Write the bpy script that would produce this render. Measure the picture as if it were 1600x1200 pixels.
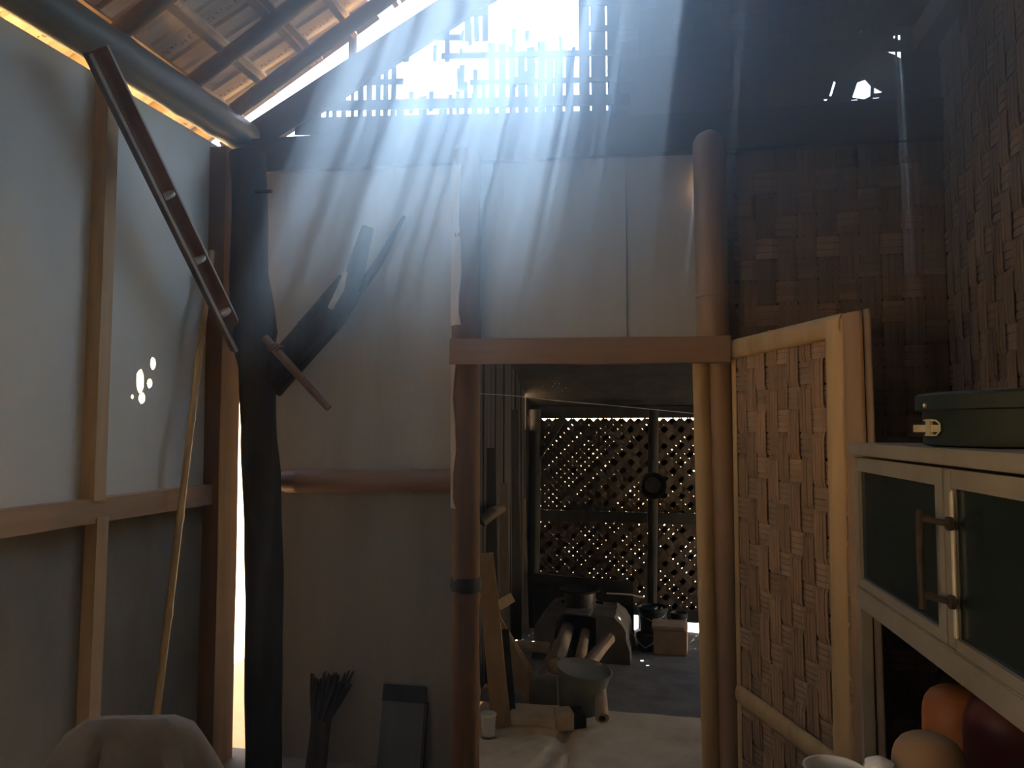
import bpy, bmesh, math, random
from mathutils import Vector, Matrix, noise, geometry
R = random.Random(7)
C = bpy.context.scene.collection
sc = bpy.context.scene
for o in list(bpy.data.objects): bpy.data.objects.remove(o)

# ------------------------------------------------------------------ camera, sky, sun, exposure
F = 1200.0; YAW = math.radians(11.77); PITCH = math.radians(3.3); EYE = 1.45
cd = bpy.data.cameras.new('camera'); cam = bpy.data.objects.new('camera', cd); C.objects.link(cam)
cd.sensor_width = 36; cd.lens = F / 1600 * 36; cd.clip_start = 0.03; cd.clip_end = 300
cam.location = (0, 0, EYE); cam.rotation_euler = (math.pi / 2 + PITCH, 0, YAW)
sc.camera = cam
SUN = Vector((.095, .405, .909)).normalized()
w = bpy.data.worlds.new('sky'); sc.world = w; w.use_nodes = True
nt = w.node_tree; bg = nt.nodes['Background']
sky = nt.nodes.new('ShaderNodeTexSky'); sky.sky_type = 'NISHITA'; sky.sun_disc = False
sky.sun_elevation = math.asin(SUN.z); sky.sun_rotation = math.atan2(SUN.x, SUN.y)
sky.dust_density = 3; sky.air_density = 1.2
nt.links.new(sky.outputs[0], bg.inputs[0]); bg.inputs[1].default_value = 1.3
sd = bpy.data.lights.new('sun', 'SUN'); sd.energy = 110; sd.angle = math.radians(0.53); sd.color = (1, .985, .955)
so = bpy.data.objects.new('sun', sd); C.objects.link(so)
so.rotation_euler = SUN.to_track_quat('Z', 'Y').to_euler(); so.location = (1, 6, 12)
vs = sc.view_settings; vs.view_transform = 'Standard'; vs.look = 'None'; vs.gamma = 1; vs.use_curve_mapping = False
vs.exposure = -0.22
HAZE = .92; XL_ = -2.0
def portal(name, loc, rot, sx, sy):      # tells the renderer where daylight enters; gives off no light itself
    l = bpy.data.lights.new(name, 'AREA'); l.shape = 'RECTANGLE'; l.size = sx; l.size_y = sy; l.cycles.is_portal = True
    o = bpy.data.objects.new(name, l); C.objects.link(o); o.location = loc; o.rotation_euler = rot
portal('gable_daylight', (-.75, 3.34, 3.35), (-math.pi / 2, 0, 0), 1.9, 1.3)
portal('fill_window_daylight', (XL_ - .03, -.75, 1.4), (0, -math.pi / 2, 0), .9, 1.0)
portal('kitchen_daylight', (1.75, 5.38, .6), (0, math.pi / 2, 0), 1.2, .75)
cy = sc.cycles
cy.max_bounces = 10; cy.diffuse_bounces = 6; cy.glossy_bounces = 3; cy.volume_bounces = 1; cy.transmission_bounces = 6
cy.use_denoising = True; cy.sample_clamp_indirect = 12; cy.caustics_reflective = False; cy.caustics_refractive = False
cy.volume_step_rate = 1.0

# ------------------------------------------------------------------ pixel -> point on a plane of the room
_fw = Vector((-math.sin(YAW) * math.cos(PITCH), math.cos(YAW) * math.cos(PITCH), math.sin(PITCH)))
_rt = Vector((math.cos(YAW), math.sin(YAW), 0)); _up = _rt.cross(_fw); _e = Vector((0, 0, EYE))
def ray(x, y): return _fw + _rt * ((x - 800) / F) + _up * ((600 - y) / F)
def PY(x, y, Y): r = ray(x, y); return _e + r * (Y / r.y)
def PX(x, y, X): r = ray(x, y); return _e + r * (X / r.x)
def PZ(x, y, Z=0.0): r = ray(x, y); return _e + r * ((Z - EYE) / r.z)
D = 3.2                                   # the partition with the doorway
XL, XR = -2.0, 1.04                       # the left board wall and the right woven wall
CABN = Vector((.998, .057, 0)).normalized(); CAB0 = PY(1335, 692, 2.0)
def PC(x, y, off=0.0):                    # a point on the cabinet's front plane
    r = ray(x, y); p = CAB0 - CABN * off
    return _e + r * (((p - _e) @ CABN) / (r @ CABN)) if False else _e + r * ((p - _e).dot(CABN) / r.dot(CABN))

# ------------------------------------------------------------------ materials
def mat(name, c1, c2=None, scale=8, stretch=(1, 1, 1), rough=.75, bump=.3, c3=None, vary=.18, metal=0, spec=.3, dist=.004, coat=0):
    m = bpy.data.materials.new(name); m.use_nodes = True
    n = m.node_tree.nodes; L = m.node_tree.links; b = n['Principled BSDF']
    b.inputs['Roughness'].default_value = rough; b.inputs['Metallic'].default_value = metal
    b.inputs['Specular IOR Level'].default_value = spec
    tc = n.new('ShaderNodeTexCoord'); mp = n.new('ShaderNodeMapping'); mp.inputs['Scale'].default_value = stretch
    oi = n.new('ShaderNodeObjectInfo')
    L.new(tc.outputs['Object'], mp.inputs['Vector'])
    ns = n.new('ShaderNodeTexNoise'); ns.noise_dimensions = '4D'; ns.inputs['Scale'].default_value = scale; ns.inputs['Detail'].default_value = 7
    ns.inputs['Roughness'].default_value = .62
    L.new(mp.outputs[0], ns.inputs['Vector'])
    mm = n.new('ShaderNodeMath'); mm.operation = 'MULTIPLY'; mm.inputs[1].default_value = 37
    L.new(oi.outputs['Random'], mm.inputs[0]); L.new(mm.outputs[0], ns.inputs['W'])
    cr = n.new('ShaderNodeValToRGB'); e = cr.color_ramp.elements
    e[0].position = .32; e[1].position = .68
    e[0].color = (*c1, 1); e[1].color = (*(c2 or c1), 1)
    if c3: k = e.new(.5); k.color = (*c3, 1)
    L.new(ns.outputs['Fac'], cr.inputs[0])
    hs = n.new('ShaderNodeHueSaturation'); mr = n.new('ShaderNodeMapRange')
    mr.inputs['To Min'].default_value = 1 - vary; mr.inputs['To Max'].default_value = 1 + vary
    L.new(oi.outputs['Random'], mr.inputs['Value']); L.new(mr.outputs[0], hs.inputs['Value'])
    L.new(cr.outputs[0], hs.inputs['Color']); L.new(hs.outputs[0], b.inputs['Base Color'])
    if bump:
        bp = n.new('ShaderNodeBump'); bp.inputs['Strength'].default_value = bump; bp.inputs['Distance'].default_value = dist
        L.new(ns.outputs['Fac'], bp.inputs['Height']); L.new(bp.outputs[0], b.inputs['Normal'])
    return m
M = {}
M['board'] = mat('fibre_board', (.70, .71, .63), (.80, .81, .73), 3, (1, 1, .35), .8, .1, (.76, .77, .69), .05)
M['board_tan'] = mat('fibre_board_tan', (.40, .37, .31), (.52, .49, .43), 4, (1, 1, .18), .8, .12, (.47, .44, .38), .06)
M['board_low'] = mat('shaded_low_board', (.21, .20, .17), (.30, .29, .26), 4, (1, 1, .35), .85, .12, (.26, .25, .22), .05)  # darker than the upper boards: shade low on the wall put into the colour
M['board_tan_low'] = mat('shaded_low_board_tan', (.27, .245, .205), (.36, .335, .29), 4, (1, 1, .18), .85, .12, (.32, .29, .25), .05)  # partly the boards' own darker tone, partly low shade put into the colour
M['stud'] = mat('sawn_wood', (.42, .29, .17), (.66, .48, .30), 9, (1, 1, .12), .8, .4, None, .1)
M['rail'] = mat('rail_wood', (.40, .27, .17), (.56, .40, .27), 8, (1, .12, 1), .8, .4, None, .1)
M['bamboo'] = mat('aged_bamboo', (.25, .14, .08), (.40, .25, .14), 10, (1, 1, .12), .45, .15, None, .12, 0, .5)
M['bamboo_h'] = mat('aged_bamboo_level', (.20, .11, .065), (.32, .19, .115), 10, (.12, 1, 1), .45, .15, None, .12, 0, .5)
M['bamboo_pale'] = mat('pale_bamboo', (.36, .23, .10), (.55, .37, .18), 10, (1, 1, .1), .45, .15, None, .1, 0, .5)
M['bamboo_grey'] = mat('grey_bamboo', (.10, .10, .088), (.19, .185, .155), 5, (1, .15, 1), .5, .15, None, .06, 0, .4)
M['split'] = mat('split_bamboo', (.06, .048, .04), (.13, .10, .08), 14, (1, 1, .3), .7, .3, None, .1)
M['split_in'] = mat('split_bamboo_inside', (.20, .10, .06), (.33, .17, .10), 10, (1, 1, .2), .8, .3, None, .1)
M['rim'] = mat('split_bamboo_rim', (.42, .38, .32), (.58, .53, .46), 16, (1, 1, .3), .8, .3)
M['log'] = mat('dark_log', (.022, .017, .014), (.075, .055, .042), 10, (1, 1, .14), .85, .8, None, .1)
M['bark'] = mat('peeling_post', (.13, .07, .04), (.22, .125, .075), 12, (1, 1, .12), .8, .6, None, .05)
M['peel'] = mat('peeled_pale_wood', (.36, .29, .22), (.52, .43, .34), 14, (1, 1, .12), .85, .6, None, .05)
M['beam'] = mat('dark_beam', (.045, .035, .028), (.10, .075, .055), 8, (.12, 1, 1), .8, .5, None, .1)
M['rafter'] = mat('rafter_bamboo', (.16, .10, .055), (.36, .23, .11), 6, (.2, 1, .2), .55, .2, None, .1)
M['tile'] = mat('fired_clay', (.60, .47, .33), (.84, .72, .56), 9, (.2, 1.5, 1), .85, .25, (.72, .59, .44), .14)
M['mark'] = mat('pressed_mark', (.14, .08, .05), (.2, .12, .07), 9)
M['batten'] = mat('batten_wood', (.33, .21, .11), (.50, .34, .19), 12, (1, .12, 1), .8, .4, None, .12)
M['weave_d'] = mat('door_weave', (.24, .145, .085), (.37, .235, .14), 16, (1, 1, .12), .7, .4, None, .22)
M['weave_dh'] = mat('door_weave_level', (.22, .14, .085), (.36, .235, .145), 16, (.12, .12, 1), .7, .4, None, .22)
M['weave_b'] = mat('wall_weave', (.11, .075, .058), (.21, .145, .11), 16, (1, 1, .12), .7, .4, None, .3)
M['weave_bh'] = mat('wall_weave_level', (.13, .09, .07), (.27, .19, .145), 16, (.12, .12, 1), .7, .4, None, .35)
M['weave_r'] = mat('side_weave', (.13, .092, .066), (.235, .17, .12), 16, (1, 1, .12), .75, .5, None, .22)
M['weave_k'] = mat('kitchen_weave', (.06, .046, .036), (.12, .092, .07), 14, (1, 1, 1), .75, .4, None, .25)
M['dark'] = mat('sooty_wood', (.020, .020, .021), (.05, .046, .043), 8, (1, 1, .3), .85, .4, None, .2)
M['soot'] = mat('soot', (.012, .011, .011), (.028, .026, .026), 9, (1, 1, 1), .7, .3)
M['black'] = mat('black_iron', (.012, .012, .013), (.03, .03, .031), 9, (1, 1, 1), .45, .15, None, .1, 0, .5)
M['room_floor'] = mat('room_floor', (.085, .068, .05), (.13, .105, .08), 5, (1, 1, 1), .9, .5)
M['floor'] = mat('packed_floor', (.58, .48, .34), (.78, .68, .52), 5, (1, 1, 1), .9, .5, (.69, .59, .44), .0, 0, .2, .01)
M['earth'] = mat('kitchen_earth', (.16, .15, .14), (.26, .25, .235), 6, (1, 1, 1), .95, .7, None, 0, 0, .1, .012)
M['yard'] = mat('dry_yard', (.42, .27, .12), (.60, .41, .20), 1.5, (1, 1, 1), .95, .4, None, 0, 0, .1)
M['clay'] = mat('hearth_clay', (.10, .095, .088), (.18, .17, .155), 7, (1, 1, 1), .95, .7, None, 0, 0, .1, .012)
M['alu'] = mat('dull_aluminium', (.27, .235, .18), (.36, .32, .25), 6, (1, 1, 1), .55, .1, None, .03, .25, .5)
M['alu_highlight'] = mat('aluminium_highlight', (.85, .78, .66), (.9, .84, .74), 6, (1, 1, 1), .35, .05, None, 0, .3, .5)  # pale tone paints the highlight along the cabinet's aluminium edge
M['rust'] = mat('rusty_steel', (.03, .024, .02), (.075, .052, .04), 30, (1, 1, 1), .7, .4)
M['drum'] = mat('dark_green_plastic', (.014, .022, .021), (.026, .036, .034), 6, (1, 1, 1), .6, .05, None, 0, 0, .25)
M['clip'] = mat('pale_yellow_plastic', (.52, .45, .26), (.62, .55, .34), 20, (1, 1, 1), .5, .1)
M['cloth'] = mat('grey_cloth', (.23, .21, .185), (.33, .30, .27), 9, (1, 1, 1), .95, .3, None, 0, 0, .1)
M['orange'] = mat('orange_brown_plastic', (.22, .075, .026), (.30, .11, .04), 5, (1, 1, 1), .5, .05)
M['maroon'] = mat('maroon_plastic', (.07, .018, .018), (.11, .026, .025), 5, (1, 1, 1), .5, .05)
M['tan'] = mat('tan_clay', (.21, .13, .07), (.29, .185, .105), 5, (1, 1, 1), .7, .15)
M['white'] = mat('white_enamel', (.66, .66, .64), (.74, .74, .71), 5, (1, 1, 1), .3, .02, None, 0, 0, .5)
M['navy'] = mat('navy_glaze', (.03, .04, .09), (.05, .06, .12), 8)
M['bucket'] = mat('grey_green_plastic', (.12, .135, .12), (.19, .20, .175), 7, (1, 1, 1), .6, .2)
M['firewood'] = mat('firewood', (.26, .20, .15), (.42, .34, .26), 12, (1, 1, 1), .9, .6)
M['plank'] = mat('weathered_plank', (.25, .165, .09), (.40, .275, .16), 9, (1, 1, .1), .85, .5)
M['cut'] = mat('fresh_cut_wood', (.42, .32, .20), (.55, .43, .28), 12, (1, 1, 1), .85, .4)
M['brick'] = mat('crate_wood', (.27, .19, .13), (.39, .29, .20), 10, (1, 1, 1), .9, .5)
M['straw'] = mat('dark_bristles', (.03, .022, .018), (.07, .05, .04), 20, (1, 1, .1), .9, .6)
M['grey_board'] = mat('grey_board', (.10, .10, .09), (.15, .15, .135), 8, (1, 1, .2), .9, .2)
M['wire'] = mat('grey_wire', (.35, .36, .42), (.42, .43, .5), 5)
M['leaf'] = mat('bank_green', (.10, .16, .05), (.26, .30, .11), 3, (1, 1, 1), .9, .5)
def glass_mat():
    m = bpy.data.materials.new('cabinet_glass'); m.use_nodes = True
    n = m.node_tree.nodes; b = n['Principled BSDF']
    b.inputs['Base Color'].default_value = (.03, .05, .05, 1); b.inputs['Roughness'].default_value = .15
    b.inputs['Transmission Weight'].default_value = .55; b.inputs['Specular IOR Level'].default_value = .2
    return m
M['glass'] = glass_mat()

# ------------------------------------------------------------------ mesh helpers
class MB:
    def __init__(s): s.v = []; s.f = []; s.mi = []; s.m = 0
    def add(s, vs, fs):
        b = len(s.v); s.v += [Vector(v) for v in vs]; s.f += [tuple(i + b for i in f) for f in fs]; s.mi += [s.m] * len(fs); return s
    def hexa(s, p):       # 8 corners: bottom ring 0-3, top ring 4-7
        return s.add(p, [(3, 2, 1, 0), (4, 5, 6, 7), (0, 1, 5, 4), (1, 2, 6, 5), (2, 3, 7, 6), (3, 0, 4, 7)])
    def box(s, lo, hi):
        (a, b, c), (d, e, f) = lo, hi
        return s.hexa([(a, b, c), (d, b, c), (d, e, c), (a, e, c), (a, b, f), (d, b, f), (d, e, f), (a, e, f)])
    def bar(s, p, q, wd, th, nrm=(0, 0, 1), jit=0):   # squared bar from p to q, wd across, th along nrm
        p, q = Vector(p), Vector(q); a = (q - p).normalized(); n = Vector(nrm); n = (n - a * n.dot(a)).normalized(); c = a.cross(n)
        k = 6 if jit else 1; rings = []
        for i in range(k + 1):
            o = p.lerp(q, i / k); j = [R.uniform(-jit, jit) for _ in range(4)] if jit else [0] * 4
            rings.append([o + c * (sx * wd / 2 + j[x]) + n * (sz * th / 2 + j[x] * .5) for x, (sx, sz) in enumerate(((-1, -1), (1, -1), (1, 1), (-1, 1)))])
        return s.loft(rings)
    def loft(s, rings, cap=True, close=True):
        n = len(rings[0]); vs = [v for r in rings for v in r]; fs = []
        for i in range(len(rings) - 1):
            for j in range(n if close else n - 1):
                a = i * n + j; b = i * n + (j + 1) % n; fs.append((a, b, b + n, a + n))
        if cap: fs.append(tuple(reversed(range(n)))); fs.append(tuple(range((len(rings) - 1) * n, len(rings) * n)))
        return s.add(vs, fs)
    def tube(s, pts, rad, seg=12, wob=0, seed=0, cap=True, flat=1.0):
        pts = [Vector(p) for p in pts]; rings = []
        rads = rad if isinstance(rad, (list, tuple)) else [rad] * len(pts)
        t0 = (pts[1] - pts[0]).normalized(); u = t0.orthogonal().normalized() if abs(t0.z) < .9 else Vector((1, 0, 0))
        for i, p in enumerate(pts):
            t = (pts[min(i + 1, len(pts) - 1)] - pts[max(i - 1, 0)]).normalized()
            u = (u - t * u.dot(t)).normalized(); v = t.cross(u); ring = []
            for j in range(seg):
                a = 2 * math.pi * j / seg; r = rads[i]
                if wob: r *= 1 + wob * noise.noise((math.cos(a) * 1.3 + seed, math.sin(a) * 1.3 + seed * 2, i * .35))
                ring.append(p + u * (math.cos(a) * r) + v * (math.sin(a) * r * flat))
            rings.append(ring)
        return s.loft(rings, cap)
    def lathe(s, prof, org, axis=(0, 0, 1), seg=28, ex=1.0):   # prof: (radius, height)
        org = Vector(org); a = Vector(axis).normalized(); u = a.orthogonal().normalized() if abs(a.z) < .99 else Vector((1, 0, 0)); v = a.cross(u)
        return s.loft([[org + a * h + u * (r * math.cos(2 * math.pi * j / seg)) + v * (r * ex * math.sin(2 * math.pi * j / seg)) for j in range(seg)] for r, h in prof], cap=True)
    def obj(s, name, m, parent=None, smooth=False, bevel=0, **kw):
        me = bpy.data.meshes.new(name); me.from_pydata(s.v, [], s.f)
        for k in (m if isinstance(m, (list, tuple)) else [m]): me.materials.append(M[k])
        me.polygons.foreach_set('material_index', s.mi)
        bm = bmesh.new(); bm.from_mesh(me); bmesh.ops.recalc_face_normals(bm, faces=bm.faces)
        if bevel: bmesh.ops.bevel(bm, geom=bm.edges[:], offset=bevel, segments=2, affect='EDGES', clamp_overlap=True)
        bm.to_mesh(me); bm.free()
        if smooth:
            me.polygons.foreach_set('use_smooth', [True] * len(me.polygons)); me.set_sharp_from_angle(angle=math.radians(40))
        o = bpy.data.objects.new(name, me); C.objects.link(o)
        if parent: put(o, parent)
        for k, v in kw.items(): o[k] = v
        return o
def put(o, parent):
    o.parent = parent
    o.matrix_parent_inverse = (Matrix.Translation(parent.location)).inverted() if parent.type == 'EMPTY' else Matrix.Identity(4)
def thing(name, loc, label, cat, group=None, kind=None):
    o = bpy.data.objects.new(name, None); o.empty_display_size = .05; C.objects.link(o); o.location = loc
    return tag(o, label, cat, group, kind)
def tag(o, label=None, cat=None, group=None, kind=None):
    if label: o['label'] = label
    if cat: o['category'] = cat
    if group: o['group'] = group
    if kind: o['kind'] = kind
    return o
def struct(o, label=None): o['kind'] = 'structure'; return tag(o, label)

def culm(p, q, r, nodes, seg=14, bump=.07, taper=0, bend=0, k=0):   # points and radii of a jointed bamboo culm
    p, q = Vector(p), Vector(q); L = (q - p).length; ts = {0.0, 1.0}
    for i in range(1, 9): ts.add(i / 9)
    for t in nodes: ts |= {t - .012, t, t + .012}
    ts = sorted(t for t in ts if 0 <= t <= 1); pts = []; rad = []
    side = (q - p).cross(Vector((0, 0, 1))); side = side.normalized() if side.length > 1e-6 else Vector((1, 0, 0))
    for t in ts:
        pts.append(p.lerp(q, t) + side * (bend * math.sin(math.pi * t)))
        rr = r * (1 - taper * t); rad.append(rr * (1 + bump) if any(abs(t - n) < 1e-6 for n in nodes) else rr)
    return pts, rad
def half_culm(mb, p, q, r, out, nodes=(), seg=9, flat=.8, point=0):    # half-round bamboo, flat side away from 'out'
    p, q = Vector(p), Vector(q); a = (q - p).normalized(); n = Vector(out); n = (n - a * n.dot(a)).normalized(); c = a.cross(n)
    pts, rad = culm(p, q, r, nodes); rings = []
    for i, (o, rr) in enumerate(zip(pts, rad)):
        t = (o - p).length / (q - p).length
        if point and t < point: rr *= .12 + .88 * (t / point) ** .7
        rings.append([o + c * (rr * math.cos(math.pi * j / seg)) + n * (rr * flat * math.sin(math.pi * j / seg)) for j in range(seg + 1)])
    return mb.loft(rings)

def sheet(outline, holes, to3, nrm, th):        # flat sheet with real holes cut through it
    vs = []; ed = []; nrm = Vector(nrm)
    for loop in [outline] + holes:
        b = len(vs); vs += [Vector(p) for p in loop]; ed += [(b + i, b + (i + 1) % len(loop)) for i in range(len(loop))]
    ov, oe, of, *_ = geometry.delaunay_2d_cdt(vs, ed, [], 0, 1e-6)
    def inside(p, poly):
        c = False
        for i in range(len(poly)):
            a, b = poly[i], poly[i - 1]
            if (a[1] > p[1]) != (b[1] > p[1]) and p[0] < (b[0] - a[0]) * (p[1] - a[1]) / (b[1] - a[1]) + a[0]: c = not c
        return c
    keep = []
    for f in of:
        m = sum((ov[i] for i in f), Vector((0, 0))) / len(f)
        if inside(m, outline) and not any(inside(m, h) for h in holes): keep.append(tuple(f))
    mb = MB(); n = len(ov); P = [Vector(to3(v.x, v.y)) for v in ov]
    cnt = {}
    for f in keep:
        for i in range(len(f)): e = (f[i], f[(i + 1) % len(f)]); cnt[e] = 1
    fs = list(keep) + [tuple(n + i for i in reversed(f)) for f in keep]
    for (a, b) in cnt:
        if (b, a) not in cnt: fs.append((a, b, b + n, a + n))
    return mb.add(P + [p + nrm * th for p in P], fs)

def weave(parent, to3, nrm, W, H, pu, pv, amp, sub, mats, name=('strip', 'strip'), vert=2, per=3, gap=.004, th=.0025, jit=.004, warp=None):
    """bands along v (columns) and along u (rows), each its own object, running over and under one another"""
    nrm = Vector(nrm); nu = max(1, round(W / pu)); nv = max(1, round(H / pv)); pu = W / nu; pv = H / nv
    def over(i, j): return 1 if (i + 2 * j) % per < vert else -1
    for run, n, cross, p, pc in ((0, nu, nv, pu, pv), (1, nv, nu, pv, pu)):
        for i in range(n):
            mb = MB(); wd = p - gap + R.uniform(-gap * .4, gap * .4); c0 = (i + .5) * p + R.uniform(-jit, jit); tilt = R.uniform(-jit, jit)
            for k in range(sub):
                sw = wd / sub; a = c0 - wd / 2 + sw * (k + .5); hw = sw * R.uniform(.42, .47); lift = R.uniform(-.0006, .0006); rings = []
                for j in range(cross):
                    s = over(i, j) if run == 0 else -over(j, i)
                    for d in (.18, .82):
                        l = (j + d) * pc
                        if j == 0 and d < .5: l = 0
                        if j == cross - 1 and d > .5: l = cross * pc
                        off = s * amp + lift + R.uniform(-.0005, .0005); wob = tilt * (l / (cross * pc) - .5) * 2
                        q = []
                        for (x, z) in ((-hw, -th / 2), (hw, -th / 2), (hw, th / 2), (-hw, th / 2)):
                            uv = (a + x + wob, l) if run == 0 else (l, a + x + wob)
                            q.append(Vector(to3(*uv)) + nrm * (off + z))
                        rings.append(q)
                mb.loft(rings)
            mb.obj(name[run], mats[run], parent)

# ================================================================== OUTSIDE
g = MB(); N = 40; vs = []; fs = []
for j in range(N + 1):
    for i in range(N + 1):
        x = -24 + 48 * i / N; y = -14 + 48 * j / N
        d = max(0, y - 9.5, -x - 5.5, x - 9); z = -.12 + min(3.2, d * .55) + (.25 * noise.noise((x * .3, y * .3, 0)) if d > 0 else 0)
        vs.append((x, y, z))
for j in range(N):
    for i in range(N): a = j * (N + 1) + i; fs.append((a, a + 1, a + N + 2, a + N + 1))
g.add(vs, fs); tag(struct(g.obj('ground_outside', 'yard', None, True)))

# ================================================================== FLOOR
def bump_floor(x0, x1, y0, y1, st, amp, cracks=()):
    nx = round((x1 - x0) / st); ny = round((y1 - y0) / st); mb = MB(); vs = []; fs = []
    for j in range(ny + 1):
        for i in range(nx + 1):
            x = x0 + (x1 - x0) * i / nx; y = y0 + (y1 - y0) * j / ny
            z = amp * noise.noise((x * 2.2, y * 2.2, 3)) + amp * .5 * noise.noise((x * 7, y * 7, 5))
            for (pts, wd, dp) in cracks:
                for a, b in zip(pts, pts[1:]):
                    ab = (b - a); t = max(0, min(1, (Vector((x, y)) - a).dot(ab) / ab.length_squared)); dd = (Vector((x, y)) - a - ab * t).length
                    if dd < wd: z -= dp * (1 - dd / wd)
            vs.append((x, y, z))
    for j in range(ny):
        for i in range(nx): a = j * (nx + 1) + i; fs.append((a, a + 1, a + nx + 2, a + nx + 1))
    return mb.add(vs, fs)
def gp(x, y): p = PZ(x, y); return Vector((p.x, p.y))
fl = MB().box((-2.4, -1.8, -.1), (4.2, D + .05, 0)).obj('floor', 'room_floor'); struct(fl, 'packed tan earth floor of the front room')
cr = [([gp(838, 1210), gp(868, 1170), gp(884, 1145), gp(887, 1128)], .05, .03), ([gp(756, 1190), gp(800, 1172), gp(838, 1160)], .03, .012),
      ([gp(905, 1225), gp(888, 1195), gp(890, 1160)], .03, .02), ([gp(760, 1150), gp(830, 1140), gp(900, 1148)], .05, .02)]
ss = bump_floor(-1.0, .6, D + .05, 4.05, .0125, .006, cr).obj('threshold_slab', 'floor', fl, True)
kf = bump_floor(-1.3, 3.4, 4.05, 6.2, .04, .012).obj('earth_floor', 'earth', fl, True)

# ================================================================== LEFT WALL of boards
wl = thing('wall_left', (XL, 2, 0), 'left wall of pale fibre boards on a timber frame', None, None, 'structure')
def zx(x, y): return PX(x, y, XL)
def topz(y): return 2.742 + .075 * (y + 1.8) / 5.02 - .088
def left_panel(y0, y1, z0, z1, holes=(), cut=None, m='board'):
    out = cut or [(y0, z0), (y1, z0), (y1, z1), (y0, z1)]
    return sheet(out, [list(h) for h in holes], lambda u, v: (XL, u, v), (-1, 0, 0), .008).obj('board_panel', m, wl)
def blob(x, y, rx, ry, n=10):
    q = []
    for i in range(n):
        a = 2 * math.pi * i / n; p = zx(x + rx * math.cos(a) * R.uniform(.85, 1.1), y + ry * math.sin(a) * R.uniform(.9, 1.1)); q.append((p.y, p.z))
    return q
ys = zx(140, 600).y                      # the stud
RZ = 1.18                                # the rail
left_panel(1.0, ys + .01, RZ, 0, [], [(1.0, RZ), (ys + .01, RZ), (ys + .01, topz(ys)), (1.0, topz(1))])
left_panel(ys + .014, 3.16, RZ, 2.74, [blob(219, 596, 6.5, 19), blob(234, 599, 4, 8), blob(222, 622, 5, 9), blob(207, 620, 2, 4, 6), blob(239, 568, 4.5, 10)], [(ys + .014, RZ), (3.16, RZ), (3.16, 2.56), (3.11, 2.56), (3.07, topz(3.0)), (ys + .014, topz(ys))])
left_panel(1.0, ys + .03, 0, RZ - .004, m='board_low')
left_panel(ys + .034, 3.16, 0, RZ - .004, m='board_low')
MB().bar((XL + .028, ys + .01, 2.715), (XL + .028, ys, 1.20), .055, .056, (1, 0, 0), .0015).obj('stud', 'stud', wl)
MB().bar((XL + .03, ys + .02, 1.14), (XL + .03, ys + .0, 0.0), .055, .05, (1, 0, 0), .0015).obj('stud', 'stud', wl)
MB().bar((XL + .024, .9, 1.165), (XL + .024, 3.14, 1.165), .085, .046, (1, 0, 0), .0015).obj('rail', 'rail', wl)
MB().bar((XL + .039, 3.085, 0), (XL + .039, 3.085, 2.70), .15, .078, (1, 0, 0), .002).obj('corner_stud', 'bark', wl, label='reddish brown corner stud')
sheet([(-1.8, 0), (1.0, 0), (1.0, 2.70), (-1.8, 2.66)], [[(-1.25, .95), (-.25, .95), (-.25, 1.85), (-1.25, 1.85)]], lambda u, v: (XL, u, v), (-1, 0, 0), .01).obj('wall_sheet', 'board', wl)  # the cut-out serves the added fill window
wn = thing('added_fill_window', (XL, -.75, .95), 'added unseen window hole in the left wall, lets in fill daylight', None, None, 'structure')  # opening behind the camera, added for fill light on the right side
for a_, b_ in (((XL, -1.25, .93), (XL, -.25, .93)), ((XL, -1.25, 1.87), (XL, -.25, 1.87)), ((XL, -1.27, .91), (XL, -1.27, 1.89)), ((XL, -.23, .91), (XL, -.23, 1.89))):
    MB().bar(a_, b_, .04, .05, (1, 0, 0)).obj('fill_window_frame', 'stud', wn)
# the big bamboo along the wall head
pu = thing('bamboo_beam', (XL, 2, 2.7), 'thick grey bamboo pole laid along the top of the left wall', 'beam')
pa, pb = Vector((-1.955, -1.8, 2.742)), Vector((-1.955, 3.22, 2.817))
nd = [(zz + 1.8) / 5.02 for zz in (1.1, 1.75, PX(190, 95, -1.93).y, PX(290, 150, -1.93).y, PX(340, 180, -1.93).y)]
P_, R_ = culm(pa, pb, .082, nd, bump=.05, taper=.08); MB().tube(P_, R_, 20).obj('culm', 'bamboo_grey', pu, True)

# ================================================================== BACK WALL
wb = thing('wall_back', (0, D, 0), 'back partition of fibre boards and woven bamboo around the doorway', None, None, 'structure')
def back(px0, px1, z0, z1, m='board_tan', y=D, name='board_panel'):
    a = PY(px0, 600, y).x; b = PY(px1, 600, y).x
    return MB().box((a, y, z0), (b, y + .008, z1)).obj(name, m, wb)
back(400, 716, 1.20, 2.66)
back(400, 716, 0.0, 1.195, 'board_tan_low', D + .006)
back(728, 980, 1.77, 2.645)
back(977, 1092, 1.77, 2.62, y=D + .009)
xw0 = PY(1122, 600, D).x
MB().box((xw0, D + .02, 0), (4.2, D + .035, 2.68)).obj('backing', 'dark', wb)  # added board behind the weave, stops light through its gaps
weave(wb, lambda u, v: (xw0 + u, D + .008, v), (0, -1, 0), XR - xw0, 2.66, .075, .088, .004, 3, ('weave_b', 'weave_bh'))
# tie beam
MB().bar((-2.02, D - .01, 2.712), (1.2, D - .01, 2.64), .16, .05, (0, -1, 0), .003).obj('tie_beam', 'beam', wb)
MB().bar((1.2, D - .01, 2.64), (4.2, D - .01, 2.64), .16, .09, (0, -1, 0)).obj('tie_beam', 'beam', wb)

# ================================================================== GABLE above the tie beam
GY = D + .05
wg = thing('wall_gable', (0, GY, 2.7), 'broken bamboo lattice of the gable above the tie beam', None, None, 'structure')
Zr0 = None
p3 = PY(491, 82, 3.10); SL = .60
def roofz(X, off=0): return p3.z + SL * (X - p3.x) + off            # centre line of the rafters
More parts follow.
